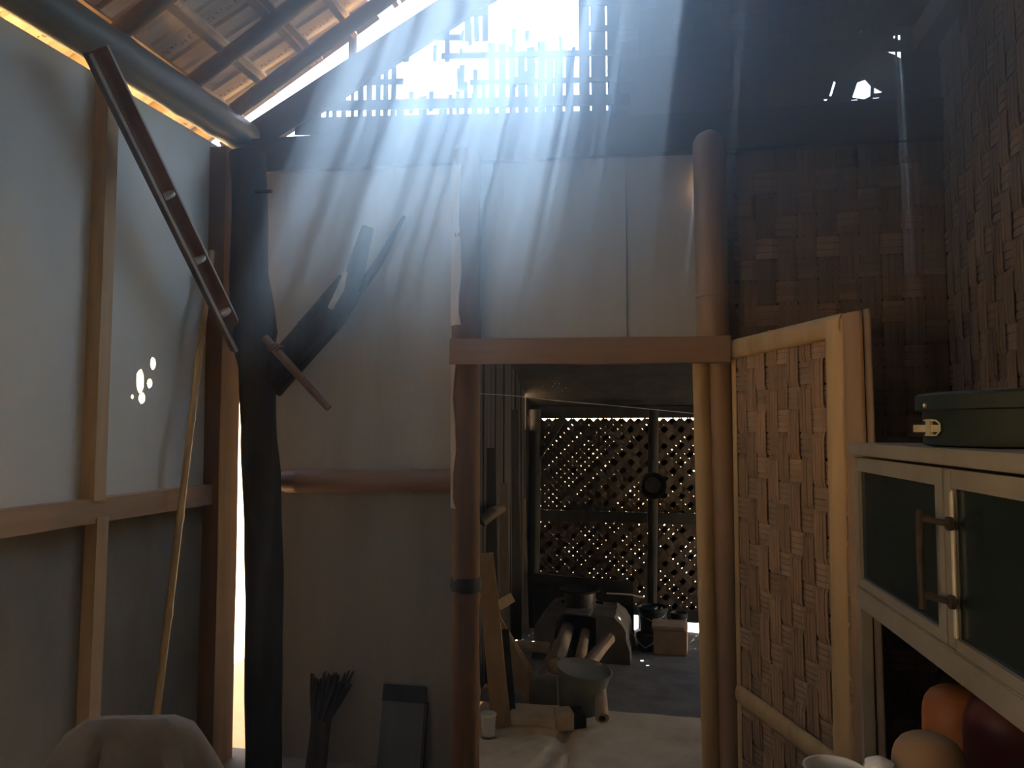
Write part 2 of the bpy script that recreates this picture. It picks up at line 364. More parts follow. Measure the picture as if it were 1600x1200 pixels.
# dark sloping barge board
ba, bb = PY(435, 192, GY), PY(720, 7, GY)
dv = (bb - ba).normalized()
MB().bar(ba - dv * .30, ba + dv * 3.6, .145, .03, (0, -1, 0), .002).obj('barge_board', 'beam', wg)
def gx(px): return PY(px, 120, GY).x
def low_edge(X): return ba.z + (X - ba.x) * dv.z / dv.x - .07
# level bars
bars = [(198, 30, 462, 980), (166, 17, 500, 985), (129, 9, 560, 630), (129, 8, 735, 985), (88, 9, 690, 985), (60, 8, 640, 720), (22, 9, 690, 762), (45, 9, 915, 985), (5, 9, 910, 985), (-14, 26, 640, 985), (-95, 16, 760, 985)]
for (py, th, a, b) in bars:
    p = PY(a, py, GY); q = PY(b, py - (b - a) * .022, GY)
    MB().bar(p, q, th / 375, .012, (0, -1, 0), .0015).obj('lattice_bar', 'dark', wg)
# upright slats, cut at uneven heights where the lattice has broken away; broad ones added in the unseen peak split the sun into shafts
def z(px, py): return PY(px, py, GY).z
def slat(px, wpx, a, b, th=.008):
    X = gx(px); b = min(b, low_edge(X) + .06, roofz(X) + .06)
    if b - a > .02: MB().bar((X, GY + .014, a), (X + R.uniform(-.006, .006), GY + .014, b), wpx / 375, th, (0, -1, 0), .001).obj('lattice_slat', 'dark', wg)
px = 486; k = 0
while px < 985:
    bot = z(px, 205)
    if px < 622: slat(px, R.uniform(5, 10), bot, 9); st = R.uniform(11, 15)
    elif px < 715:
        slat(px, R.uniform(13, 18), bot, z(px, 150 + R.uniform(-6, 22))); st = R.uniform(26, 38)
        if k % 2: slat(px + 8, R.uniform(8, 12), z(px, 95), 9)
    elif px < 765: slat(px, R.uniform(5, 9), bot, z(px, 110 + R.uniform(-10, 20))); slat(px + 2, R.uniform(7, 11), z(px, 62), z(px, -20)); st = R.uniform(12, 15)
    elif px < 895: slat(px, R.uniform(8, 14), bot, z(px, 74 + R.uniform(-12, 14))); st = R.uniform(13, 17)
    else:
        q = R.uniform(13, 26); slat(px + q / 2, q, bot, z(px, -20)); st = q + R.choice((1, 2, 3, 7))
    k += 1; px += st
for _ in range(26):                               # loose ends of broken slats caught in the lattice
    px = R.uniform(630, 905); y0_ = R.choice((170, 129, 88, 60)); slat(px, R.uniform(4, 9), z(px, y0_ + R.uniform(0, 12)), z(px, y0_ - R.uniform(10, 34)))
px = 655  # unseen broad slats, spaced to split the sun into shafts
while px < 985:
    wd = R.uniform(24, 46); slat(px + wd / 2, wd, z(px, -8), 9, .010); px += wd + R.choice((8, 12, 16, 22))
# the close-woven part of the gable on the right, with torn holes
def hp(*pts): return [(PY(x, y, GY).x, PY(x, y, GY).z) for x, y in pts]
xg = gx(968)
holes = [hp((1332, 152), (1340, 128), (1352, 124), (1361, 134), (1360, 150), (1350, 155)), hp((1366, 136), (1380, 144), (1366, 146)), hp((1303, 126), (1306, 128), (1299, 150), (1296, 150)),
         hp((1285, 155), (1294, 154), (1290, 158)), hp((1340, 50), (1351, 44), (1345, 59)), hp((1354, 20), (1358, 18), (1356, 26)), hp((1402, 6), (1407, 7), (1401, 24), (1396, 22)),
         hp((1396, 44), (1399, 44), (1399, 60), (1396, 60)), hp((1403, 43), (1407, 43), (1407, 62), (1403, 62)), hp((1384, 80), (1399, 80), (1399, 86)), hp((1402, 80), (1408, 80), (1408, 91), (1402, 88)),
         hp((1330, 155.5), (1340, 154.5), (1340, 156.5), (1330, 157)), hp((1364, 152), (1374, 151.5), (1374, 153), (1364, 154))]
px = 985
while px < 1290:                                  # slots added high in the sheet, out of view, to let sun shafts in
    wd = R.uniform(7, 18); y0_ = R.uniform(-95, -70); holes.append(hp((px, y0_), (px + wd, y0_ - 4), (px + wd - 2, y0_ + R.uniform(45, 60)), (px + 1, y0_ + R.uniform(40, 60)))); px += wd + R.uniform(22, 44)
zt = lambda X: roofz(min(X, .9), .1) if X < .9 else roofz(.9, .1) - SL * (X - .9)
sheet([(xg, 2.70), (4.2, 2.62), (4.2, zt(4.2)), (.9, zt(.9)), (xg, zt(xg))], holes, lambda u, v: (u, GY, v), (0, 1, 0), .008).obj('gable_sheet', 'weave_b', wg)
weave(wg, lambda u, v: (xg + u, GY - .012, 3.02 + v), (0, -1, 0), 1.15, .42, .075, .088, .003, 3, ('weave_b', 'weave_bh'))

# ================================================================== ROOF
ro = thing('roof', (0, 1, 3), 'tiled roof on bamboo rafters over the front room', None, None, 'structure')
sdir = Vector((1, 0, SL)).normalized(); snrm = Vector((-SL, 0, 1)).normalized()
for Y in (3.10, 2.80, 2.37, 1.95, 1.55, 1.1):
    a = Vector((-2.35, Y, roofz(-2.35))); b = Vector((.9, Y - .02, roofz(.9)))
    P_, R_ = culm(a, b, .034, [R.uniform(.1, .9) for _ in range(4)], bump=.06); MB().tube(P_, R_, 12).obj('rafter', 'rafter', ro, True)
row = .235; colw = .205
def tile_mesh():
    mb = MB(); Wt, Lt = .225, .29; prof = [(-.5, 0), (-.46, .014), (-.40, .0), (-.12, .004), (-.06, -.006), (0, .004), (.30, .0), (.42, .002), (.46, .016), (.5, .002)]
    rings = []
    for l in (0, Lt):
        rings.append([Vector((l, x * Wt, z)) for x, z in prof] + [Vector((l, x * Wt, z + .012)) for x, z in reversed(prof)])
    mb.loft(rings)
    mb.box((Lt - .018, -.45 * Wt, -.012), (Lt, .45 * Wt, .004))
    mb.m = 1
    x = .05; q = random.Random(3)                    # shallow pressed strokes along the tile, too worn to read
    while x < .25:
        h = .010; y0 = .055; f0 = q.uniform(0, 6.28); k_ = q.choice((.8, -.8, .5)); w_ = q.uniform(.004, .008)
        pts = [(x + w_ * math.cos(f0 + a * k_), y0 + h * math.sin(f0 + a * k_)) for a in range(q.choice((4, 5, 6)))]
        for a, b in zip(pts, pts[1:]): mb.bar((a[0], a[1], .0008), (b[0], b[1], .0008), .0028, .003, (0, 0, 1))
        x += q.uniform(.017, .026)
    o = mb.obj('tile', ['tile', 'mark'], ro); return o
t0 = tile_mesh(); first = True
axx = sdir; axz = snrm; axy = axz.cross(axx)
nrow = 0
for r in range(11):
    for c in range(12):
        Y = 3.045 - c * colw; X = -2.42 + r * row * sdir.x
        if first: o = t0; first = False
        else: o = t0.copy(); C.objects.link(o)
        tl = R.uniform(-.02, .02); base = Vector((X, Y, roofz(X))) + snrm * (.098 + R.uniform(0, .004))
        ax = (axx + axz * -.055).normalized(); az = (axz + axx * .055 + axy * tl).normalized(); ay = az.cross(ax)
        mw = Matrix((( ax.x, ay.x, az.x, base.x), (ax.y, ay.y, az.y, base.y), (ax.z, ay.z, az.z, base.z), (0, 0, 0, 1)))
        o.parent = ro; o.matrix_parent_inverse = Matrix.Translation(ro.location).inverted(); o.matrix_basis = mw
for r in range(12):
    X = -2.42 + (r * row + .02) * sdir.x
    for dx in (0, .035):
        if dx and r % 2: continue
        b = Vector((X + dx, 3.24, roofz(X + dx))) + snrm * .052; a = Vector((X + dx, .55, roofz(X + dx))) + snrm * .052
        MB().bar(a, b, .026, .024, snrm, .0015).obj('batten', 'batten', ro)
# the rest of the roof: plain slopes (out of view)
def slope(x0, x1, y0, y1, name='roof_slope', off=.12, th=.03):
    mb = MB(); q = [Vector((x0, y0, roofz(x0))), Vector((x1, y0, roofz(x1))), Vector((x1, y1, roofz(x1))), Vector((x0, y1, roofz(x0)))]
    lo = [p + snrm * off for p in q]; hi = [p + snrm * (off + th) for p in q]
    return mb.hexa(lo + hi).obj(name, 'tile', ro)
xe = -2.42 + 11 * row * sdir.x
slope(-2.75, xe + .06, -1.8, 3.045 - 11.6 * colw)
slope(-2.75, -2.40, .6, 3.16)
slope(xe, .95, -1.8, 3.16)
MB().hexa([(.9, -1.8, roofz(.9, .1)), (4.3, -1.8, roofz(.9, .1) - 3.4 * SL), (4.3, 3.3, roofz(.9, .1) - 3.4 * SL), (.9, 3.3, roofz(.9, .1)),
           (.9, -1.8, roofz(.9, .2)), (4.3, -1.8, roofz(.9, .2) - 3.4 * SL), (4.3, 3.3, roofz(.9, .2) - 3.4 * SL), (.9, 3.3, roofz(.9, .2))]).obj('roof_slope', 'tile', ro)
MB().hexa([(.2, 3.1, roofz(.2, .12)), (.92, 3.1, roofz(.92, .12)), (.92, 3.32, roofz(.92, .12)), (.2, 3.32, roofz(.2, .12)),
           (.2, 3.1, roofz(.2, .15)), (.92, 3.1, roofz(.92, .15)), (.92, 3.32, roofz(.92, .15)), (.2, 3.32, roofz(.2, .15))]).obj('roof_slope', 'tile', ro)

# added sheet above the open edge, out of view, keeps sun off the left wall
def sun_shield(u, v): return (u, v, roofz(u) + .36)
sheet([(-2.6, 3.16), (-1.45, 3.16), (-1.45, 3.62), (-2.6, 3.62)], [], sun_shield, (0, 0, 1), .004).obj('sun_shield_sheet', 'beam', ro)
for X in (-2.4, -1.5): MB().bar((X, 3.4, roofz(X) - .02), (X, 3.4, roofz(X) + .36), .03, .03, (0, 1, 0)).obj('sun_shield_prop', 'beam', ro)

# ================================================================== RIGHT WALL, unseen far walls
wr = thing('wall_right', (XR, 2, 0), 'right wall of dull brown woven bamboo', None, None, 'structure')
MB().box((XR + .012, .4, 0), (XR + .03, D, 2.96)).obj('backing', 'dark', wr)  # added behind the side weave to block light between the strips
weave(wr, lambda u, v: (XR, D - .01 - u, v), (-1, 0, 0), 1.9, 2.96, .072, .085, .0045, 3, ('weave_r', 'weave_r'))
MB().bar((XR - .03, .4, 2.99), (XR - .03, D + .05, 2.99), .10, .10, (-1, 0, 0), .004).obj('wall_plate', 'bark', wr)
wf = MB().box((-2.01, -1.82, 0), (4.2, -1.8, 4.9)).obj('wall_front', 'board_tan'); struct(wf)
we = MB().box((4.2, -1.8, 0), (4.22, D + .1, 3.6)).obj('wall_far_right', 'dark'); struct(we)

# ================================================================== KITCHEN shell
KY = 5.75; KXL = -1.06; KXR = 1.7
kz = PY(900, 656, KY).z
wk = thing('wall_kitchen', (0, KY, 0), 'far kitchen wall of diagonal woven bamboo pierced by daylight', None, None, 'structure')
def diag_wall(parent, to3, nrm, W, H, z0, pitch, amp, m, g0, g1):
    nrm = Vector(nrm); rt2 = math.sqrt(.5); n = int((W + H) * rt2 / pitch) + 2
    for s in (1, -1):
        for i in range(n):
            # a line x*cos + s*y*sin = c in the wall's own plane
            c = (i + .5) * pitch - (0 if s == 1 else H * rt2); wd = pitch - (g0 if R.random() < .32 else g0 + (g1 - g0) * R.random() ** 1.6); pts = []
            dx, dy = rt2, -s * rt2; ox, oy = c * rt2, s * c * rt2
            ts = []
            lo, hi = -1e9, 1e9
            for (o, d, mx) in ((ox, dx, W), (oy, dy, H)):
                a, b = (0 - o) / d, (mx - o) / d; lo = max(lo, min(a, b)); hi = min(hi, max(a, b))
            if hi - lo < pitch: continue
            rings = []; k0 = math.floor(lo / pitch); k1 = math.ceil(hi / pitch); j = k0; drift = R.uniform(-.006, .006); off0 = R.uniform(-.0015, .0015)
            while j <= k1:
                t = min(hi, max(lo, j * pitch)); sg = 1 if (j // 2 + i // 2) % 2 == 0 else -1
                cx = ox + dx * t + s * 0; cyy = oy + dy * t
                ex, ey = rt2 * (wd / 2), s * rt2 * (wd / 2); sh = off0 + drift * (t - lo) / (hi - lo)
                a = Vector(to3(cx - ex + sh * rt2, cyy - ey + s * sh * rt2)); b = Vector(to3(cx + ex + sh * rt2, cyy + ey + s * sh * rt2))
                o = nrm * (s * sg * amp)
                rings.append([a + o, b + o, b + o + nrm * .0015, a + o + nrm * .0015]); j += 1
            MB().loft(rings).obj('strip', m, parent)
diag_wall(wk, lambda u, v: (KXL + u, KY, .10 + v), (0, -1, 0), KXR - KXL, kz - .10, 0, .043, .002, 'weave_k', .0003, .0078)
# below the strips: sill boards with two gaps where daylight comes in
def kx(px, y=KY): return PY(px, 950, y).x
for a, b in ((KXL, kx(970)), (kx(997), kx(1074)), (kx(1096), KXR)):
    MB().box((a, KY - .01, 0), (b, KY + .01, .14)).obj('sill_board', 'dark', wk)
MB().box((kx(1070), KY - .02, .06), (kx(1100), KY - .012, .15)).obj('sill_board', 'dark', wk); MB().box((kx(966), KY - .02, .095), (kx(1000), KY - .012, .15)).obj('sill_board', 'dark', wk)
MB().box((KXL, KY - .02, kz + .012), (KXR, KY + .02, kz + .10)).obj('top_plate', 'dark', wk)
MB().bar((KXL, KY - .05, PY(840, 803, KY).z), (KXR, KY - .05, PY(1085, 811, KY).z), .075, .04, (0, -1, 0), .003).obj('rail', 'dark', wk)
for (pa_, pb_, r) in (((836, 640), (832, 955), .045), ((1021, 640), (1018, 950), .036)):
    MB().tube([PY(*pa_, KY - .12), PY(pa_[0] - 1, 800, KY - .12), Vector((PY(*pb_, KY - .12).x, KY - .12, 0))], r, 10, .15, r * 99).obj('post', 'dark', wk, True)
MB().bar(PY(842, 712, KY - .12), PY(880, 652, KY - .12), .05, .04, (0, -1, 0)).obj('knee_brace', 'dark', wk)
# kitchen lean-to roof and side walls
kr = thing('roof_kitchen', (0, 4.5, 2), 'low dark lean-to roof over the kitchen', None, None, 'structure')
zk0, zk1 = 2.56, kz + .10
KRX = -2.7; KY0 = D + .055  # roof carried on to the left, unseen, to keep sun from the corner slit
def kroof(u, v): return (KRX + u, KY0 + v, zk0 + (zk1 - zk0) * v / (KY - KY0))
Wk, Lk = KXR - KRX + .2, KY - KY0 + .2
hl = []
for (x, y) in ((868, 600), (871, 597), (874, 600), (864, 604), (861, 607), (869, 607), (885, 606), (880, 611), (848, 604), (858, 614), (872, 604), (866, 596), (849, 624), (873, 624), (898, 598), (845, 572), (905, 637), (1008, 618), (1052, 622), (1043, 630)):
    r = ray(x, y); sl_ = (zk1 - zk0) / (KY - KY0); t = (zk0 - EYE - sl_ * KY0) / (r.z - sl_ * r.y); p = _e + r * t; u = p.x - KRX; v = p.y - KY0
    d = R.uniform(.0025, .0055)
    if 0 < u < Wk and 0 < v < Lk: hl.append([(u - d, v - d * 2), (u + d, v - d * 2.4), (u + d, v + d * 2), (u - d * .7, v + d * 2)])
sheet([(0, 0), (Wk, 0), (Wk, Lk), (0, Lk)], hl, kroof, (0, 0, 1), .012).obj('roof_sheet', 'dark', kr)
wkl = thing('wall_kitchen_left', (KXL, 4.5, 0), 'left kitchen wall of upright dark bamboo slats', None, None, 'structure')
y = D + .06; Xs = KXL
while y < KY - .02:
    wd = R.uniform(.055, .085); zt_ = zk0 + (zk1 - zk0) * (y - GY) / (KY - GY); cutz = zt_
    if y < 5.52 < y + wd:                          # one slat is broken out high up
        MB().bar((Xs, y + wd / 2, 0), (Xs, y + wd / 2, 1.44), wd - .002, .012, (1, 0, 0), .001).obj('slat', 'dark', wkl)
        MB().bar((Xs, y + wd / 2, 1.73), (Xs, y + wd / 2, zt_), wd - .002, .012, (1, 0, 0), .001).obj('slat', 'dark', wkl)
        y += wd; continue
    MB().bar((Xs + R.uniform(-.008, .008), y + wd / 2, 0), (Xs + R.uniform(-.01, .01), y + wd / 2, cutz), wd - R.choice((.0008, .001, .003, .004)), .012, (1, 0, 0), .0006).obj('slat', 'dark', wkl)
    y += wd
MB().box((KXR, D + .06, 1.2), (KXR + .03, KY, 2.4)).obj('wall_kitchen_right', 'dark')['kind'] = 'structure'
MB().box((KXR, D + .06, 0), (KXR + .03, 5.0, 1.75)).obj('wall_kitchen_side', 'dark')['kind'] = 'structure'

# ================================================================== POSTS
cp = thing('corner_post', (-1.8, 3.03, 0), 'crooked near-black log post in the room corner with sunlit slits on both sides', 'post')
ctr = [(388, 240, 25), (390, 340, 24), (389, 430, 26), (398, 520, 33), (401, 575, 25), (403, 640, 25), (409, 740, 27), (412, 900, 26), (412, 1050, 26), (411, 1235, 26)]
pts = []; rad = []
for (x, y_, hw) in ctr:
    p = PY(x, y_, 3.03); p2 = PY(x + hw, y_, 3.03); pts.append(p); rad.append((p2 - p).length)
pts[-1].z = 0
fine = []; fr = []
for i in range(len(pts) - 1):
    for t in (0, .25, .5, .75): fine.append(pts[i].lerp(pts[i + 1], t)); fr.append(rad[i] + (rad[i + 1] - rad[i]) * t)
fine.append(pts[-1]); fr.append(rad[-1])
MB().tube(fine, fr, 16, .12, 4).obj('trunk', 'log', cp, True)
nl = MB().tube([PY(398, 300, 2.99), PY(424, 299, 2.97)], .008, 8).obj('peg', 'dark', cp, True)

def post(px0, px1, y_, z0, z1, name, m, label, nodes=(), wob=.06, Y=D - .075):
    a = PY((px0 + px1) / 2, y_, Y); r = (PY(px1, y_, Y) - PY(px0, y_, Y)).length / 2
    o = thing(name, (a.x, Y, z0), label, 'post'); return o, a, r
lp, a, r = post(705, 748, 760, 0, 2.6, 'door_post', 'bark', 'reddish log post left of the doorway with bark peeling at the top')
xs0, xs1 = PY(727, 560, D - .075).x, PY(727, 1190, D - .075).x
pts, rad = culm((xs1, D - .075, 0), (xs0, D - .075, 2.63), r, [.14, .285, .54, .72, .86], bump=.05)
MB().tube(pts, rad, 18, .07, 2).obj('trunk', 'bark', lp, True)
# pale peeled strip on its left face, and a dark knot band
pz = [2.55, 2.4, 2.2, 2.02, 1.9, 1.85]; mb = MB(); rings = []
def shell(zs, a0, a1, off, wv=0):
    rings = []
    for i, z_ in enumerate(zs):
        x0 = xs1 + (xs0 - xs1) * z_ / 2.63; rr = r * 1.03 + off; q0 = a0 + wv * math.sin(i * 2.1); q1 = a1 + wv * math.cos(i * 1.7)
        o_ = [Vector((x0 + math.cos(t) * rr, D - .075 + math.sin(t) * rr, z_)) for t in [q0 + (q1 - q0) * k_ / 6 for k_ in range(7)]]
        i_ = [Vector((x0 + (p.x - x0) * .86, D - .075 + (p.y - D + .075) * .86, z_)) for p in reversed(o_)]
        rings.append(o_ + i_)
    return MB().loft(rings)
shell([2.56, 2.45, 2.34, 2.22, 2.10, 2.0, 1.93, 1.88], math.radians(178), math.radians(262), .0025, .12).obj('peeled_patch', 'peel', lp, True, label='pale peeled strip')
shell([1.74, 1.66, 1.58, 1.47, 1.36, 1.25, 1.16, 1.12], math.radians(190), math.radians(236), .002, .2).obj('peeled_patch', 'peel', lp, True, label='pale peeled strip')
zk = PY(727, 915, D - .11).z
MB().tube([(xs1, D - .075, zk - .03), (xs1, D - .075, zk), (xs1, D - .075, zk + .03)], [r * 1.04, r * 1.16, r * 1.04], 18, .1, 9).obj('knot', 'soot', lp, True, label='dark knot band')

rp = thing('door_post', (.16, D - .075, 0), 'reddish bamboo post above the lintel right of the doorway with a rounded top', 'post')
a = PY(1088, 400, D - .075); b = PY(1139, 400, D - .075); r2 = (b - a).length / 2; xc = (a.x + b.x) / 2 - .005
p0 = PY(1112, 536, D - .075).z; p1 = PY(1112, 205, D - .075).z
pts, rad = culm((xc + .004, D - .075, p0), (xc - .004, D - .075, p1 - .045), r2, [.225], bump=.05)
pts = [pts[0] - Vector((0, 0, 0))] + pts; rad = [r2 * .7] + rad; pts[1] = pts[1] + Vector((0, 0, .012))
pts += [Vector((xc, D - .075, p1 - .02)), Vector((xc, D - .075, p1))]; rad += [r2 * .8, r2 * .35]
MB().tube(pts, rad, 18).obj('culm', 'bamboo', rp, True)
rq = thing('door_post', (.16, D - .075, 0), 'paired pale and dark half-round bamboo post at the hinge side below the lintel', 'post')
zt1 = PY(1100, 556, D - .08).z
for (pc0, pc1, m, l, nn, fl_) in ((1084, 1113, 'bamboo_pale', 'pale half round culm', (.18, .46, .80), .9), (1109, 1146, 'bamboo', 'darker brown culm', (.47, .86), .75)):
    a = PY(pc0, 700, D - .075); b = PY(pc1, 700, D - .075); c0 = (a.x + b.x) / 2; rr = (b - a).length / 2
    mb = MB(); half_culm(mb, (c0 + .018, D - .03, 0), (c0, D - .03, zt1), rr, (0, -1, 0), nn, 12, fl_); mb.obj('culm', m, rq, True, label=l)
# lintel
a = PY(705, 550, D - .135); b = PY(1141, 546, D - .135)
li = thing('door_lintel', a, 'flat brown timber lintel over the kitchen doorway', 'lintel')
MB().bar(a, b, PY(900, 528, D - .135).z - PY(900, 568, D - .135).z, .05, (0, -1, 0), .003).obj('timber', 'bamboo_h', li)
# half bamboo batten on the left boards
a = PY(417, 752, D - .02); b = PY(708, 752, D - .02)
bt = thing('bamboo_batten', a, 'reddish half bamboo nailed level across the left boards, one end pointed', 'batten')
mb = MB(); half_culm(mb, a, b, (PY(560, 735, D).z - PY(560, 771, D).z) / 2, (0, -1, 0), (.18, .8), 12, .8, .1); mb.obj('culm', 'bamboo_h', bt, True)

# ================================================================== BRACES
# left: split bamboo trough from the wall head to the corner post
ba_ = thing('bamboo_brace', PX(150, 90, -1.88), 'split bamboo trough slanting from the left wall head down to the dark corner post', 'brace')
A_ = PX(152, 78, -1.86); B_ = PY(376, 540, 2.97)
def trough(A, B, r, toward, name, parent, th=.010, open_=math.radians(200)):
    ax = (B - A).normalized(); n = Vector(toward); n = (n - ax * n.dot(ax)).normalized(); c = ax.cross(n); rings = []
    for i in range(13):
        o = A.lerp(B, i / 12); q = []
        for rr in (r, r - th):
            s_ = []
            for j in range(9):
                t = -math.pi / 2 - math.radians(100) + 2 * math.radians(100) * j / 8; s_.append(o + c * (math.cos(t) * rr) + n * (math.sin(t) * rr))
            q += s_ if rr == r else list(reversed(s_))
        rings.append(q)
    return MB().loft(rings), ax, n, c
mid = A_.lerp(B_, .5); tow = Vector((.45, -.55, .55))
mb, ax, n, c = trough(A_, B_, .048, tow, 'culm', ba_); mb.obj('culm', 'split', ba_, True)
mb, *_ = trough(A_ + n * .006, B_ + n * .006, .0375, tow, 'lining', ba_, .002); mb.obj('inner_wall', 'split_in', ba_, True, label='reddish inside of the split culm')
for s_ in (-1, 1):
    MB().bar(A_ + c * (s_ * .043) + n * .006, B_ + c * (s_ * .043) + n * .006, .012, .006, n, .001).obj('cut_edge', 'rim', ba_, label='pale cut edge')
for t in (.43, .655, .86):
    o = A_.lerp(B_, t); MB().lathe([(.001, -.006), (.037, -.006), (.037, .006), (.001, .006)], o - n * .012, ax, 14).obj('septum', 'rim', ba_, label='pale node wall across the trough')
# right: forked branch from the post, tied with a stick
br = thing('wooden_brace', PY(435, 575, 3.0), 'dark split wooden brace rising from the corner post across the boards, two pieces lashed together', 'brace')
a = PY(420, 592, 3.03); b = PY(545, 446, 3.06)
mb = MB(); half_culm(mb, a, b + (b - a) * .02, .062, (.3, -1, .2), (.5,), 9, .7); mb.obj('lower_piece', 'log', br, True)
MB().tube([PY(500, 505, 3.0), PY(540, 470, 3.0), PY(556, 425, 3.02), PY(575, 356, 3.05)], [.028, .040, .040, .026], 10, .15, 3).obj('upper_piece', 'log', br, True, label='near-black upper piece')
MB().tube([PY(430, 612, 3.08), PY(530, 500, 3.1), PY(590, 412, 3.12), PY(632, 338, 3.15)], [.03, .028, .02, .008], 9, .1, 5).obj('back_stick', 'log', br, True)
MB().tube([PY(516, 482, 2.96), PY(532, 452, 2.96), PY(540, 425, 2.97)], [.012, .016, .008], 8, .2, 1).obj('splinter', 'peel', br, True, label='pale splinter')
pg = thing('wooden_peg', PY(430, 545, 2.93), 'brown stick jammed across the foot of the wooden brace at the corner post', 'stick')
MB().tube([PY(414, 528, 2.93), PY(448, 566, 2.93), PY(482, 604, 2.94), PY(514, 638, 2.95)], [.018, .018, .017, .015], 10, .08, 8).obj('stick', 'bark', pg, True)
mb = MB()
for k in range(3):
    o = PY(426 + 5 * k, 542 + 2 * k, 2.93); mb.lathe([(.022 + .003 * math.sin(h_), .005 * math.cos(h_)) for h_ in [2 * math.pi * q / 8 for q in range(9)]], o, (.5, 0, -.6), 14)
mb.obj('lashing', 'bark', pg, True, label='rope lashing')
# thin pole leaning in the corner
pl = thing('bamboo_pole', PX(243, 1120, -1.9), 'thin yellowish bamboo pole leaning in the left corner', 'pole')
top = PX(331, 392, -1.93); bot = PX(248, 1085, -1.84); dz = (bot - top).normalized(); bot = top + dz * (top.z / -dz.z)
P_, R_ = culm(top, bot, .0125, [.16, .33, .5, .66, .83], bump=.25, taper=-.15); MB().tube(P_, R_, 10).obj('culm', 'bamboo_pale', pl, True)

# ================================================================== DOOR LEAF
dr = thing('door_1', (.226, 3.1, 0), 'open woven bamboo door leaf swung in beside the cabinet', None, None, 'structure')
h0 = Vector((.236, 3.09, 0)); h1 = Vector((.560, 2.40, 0)); du = (h1 - h0).normalized(); DW = (h1 - h0).length; dn = Vector((du.y, -du.x, 0)) * -1
if dn.y > 0: dn = -dn
dn = Vector((-abs(du.y), -abs(du.x), 0)).normalized() if False else Vector((-du.y * -1, du.x * -1, 0))
if dn.dot(Vector((0, 0, 0)) - h0) < 0: dn = -dn
DZ0, DZ1 = .04, 1.785
def dto(u, v):                            # the leaf leans out a little at its foot
    s_ = u / DW; return h0 + du * (u + .035 * s_ * (1 - v / DZ1)) + Vector((0, 0, v)) + dn * (.01 * math.sin(v * 2.2) * s_)
weave(dr, lambda u, v: dto(.03 + u, DZ0 + .02 + v), dn, DW - .10, DZ1 - DZ0 - .05, .068, .080, .0045, 4, ('weave_d', 'weave_dh'))
MB().hexa([dto(.02, DZ0) - dn * .012, dto(DW - .02, DZ0) - dn * .012, dto(DW - .02, DZ0) - dn * .008, dto(.02, DZ0) - dn * .008, dto(.02, DZ1 - .01) - dn * .012, dto(DW - .02, DZ1 - .01) - dn * .012, dto(DW - .02, DZ1 - .01) - dn * .008, dto(.02, DZ1 - .01) - dn * .008]).obj('back_mat', 'dark', dr)
def dbar(u0, v0, u1, v1, wd, out, m='bamboo_pale', half=True, nn=(), name='stile', **kw):
    mb = MB(); a, b = dto(u0, v0) + dn * out, dto(u1, v1) + dn * out
    half_culm(mb, a, b, wd / 2, dn, nn, 10, .45); return mb.obj(name, m, dr, True, **kw)
dbar(.014, DZ0, .014, DZ1, .03, .006, nn=(.4, .8))
dbar(0, DZ1 - .03, DW - .10, DZ1 - .02, .075, .008, 'bamboo_pale', name='top_rail', nn=(.4,))
dbar(DW - .165, DZ0, DW - .135, DZ1 + .0, .085, .010, 'bamboo_pale', nn=(.28, .72))
dbar(DW - .06, DZ0, DW - .055, DZ1 + .01, .085, .010, 'bamboo', nn=(.33, .7))
dbar(DW - .008, DZ0, DW - .005, DZ1 + .015, .03, .0, 'weave_r', nn=(.4,), label='thin grey outer edge strip')
dbar(.02, .455, DW - .1, .43, .07, .012, 'bamboo_pale', name='mid_rail', nn=(.3, .75))

# ================================================================== FOOD CABINET
cu = Vector((-.057, .998, 0)).normalized()         # along the front, away from the camera
ci = CABN                                           # into the cabinet
c0 = CAB0.copy(); CZ1 = 1.415; CZ0 = 1.03; CL = 1.06; CDp = .50
cb = thing('food_cabinet', (c0.x, c0.y, 0), 'grey aluminium food cabinet with dark glass doors on legs against the right wall', 'cabinet')
def cp3(l, d, z): p = c0 - cu * l + ci * d; return Vector((p.x, p.y, z))     # l from the far end towards the camera
def cbox(l0, l1, d0, d1, z0, z1, name, m, parent=None, **kw):
    q = [cp3(l0, d0, z0), cp3(l1, d0, z0), cp3(l1, d1, z0), cp3(l0, d1, z0), cp3(l0, d0, z1), cp3(l1, d0, z1), cp3(l1, d1, z1), cp3(l0, d1, z1)]
    return MB().hexa(q).obj(name, m, parent or cb, False, .0025, **kw)
cbox(-.008, CL + .01, -.012, CDp + .01, CZ1 - .028, CZ1, 'top_board', 'alu')
cbox(0, CL, CDp - .008, CDp, CZ0, CZ1 - .028, 'back_panel', 'alu')
cbox(0, .012, .014, CDp - .01, CZ0 + .01, CZ1 - .03, 'side_panel', 'alu')
cbox(CL - .012, CL, .014, CDp - .01, CZ0 + .01, CZ1 - .03, 'side_panel', 'alu')
cbox(0, CL, .014, CDp - .01, CZ0 + .012, CZ0 + .02, 'bottom_panel', 'alu')
cbox(-.004, CL, -.004, .022, CZ0 - .004, CZ0 + .045, 'bottom_rail', 'alu')
cbox(.02, CL - .02, .03, CDp - .02, CZ0 + .19, CZ0 + .195, 'shelf', 'glass')
for l, d in ((.012, .012), (CL - .014, .012), (.012, CDp - .014), (CL - .014, CDp - .014)):
    cbox(l - .013, l + .013, d - .013, d + .013, 0, CZ0, 'leg', 'alu')
for l in (.0, CL - .02): cbox(l + .004, l + .018, .02, CDp - .02, .53, .555, 'side_rail', 'alu')
cbox(.01, CL - .01, .02, CDp - .01, .555, .58, 'lower_shelf', 'dark')
half_l = (CAB0 - PC(1478, 800)).dot(cu)             # where the doors meet
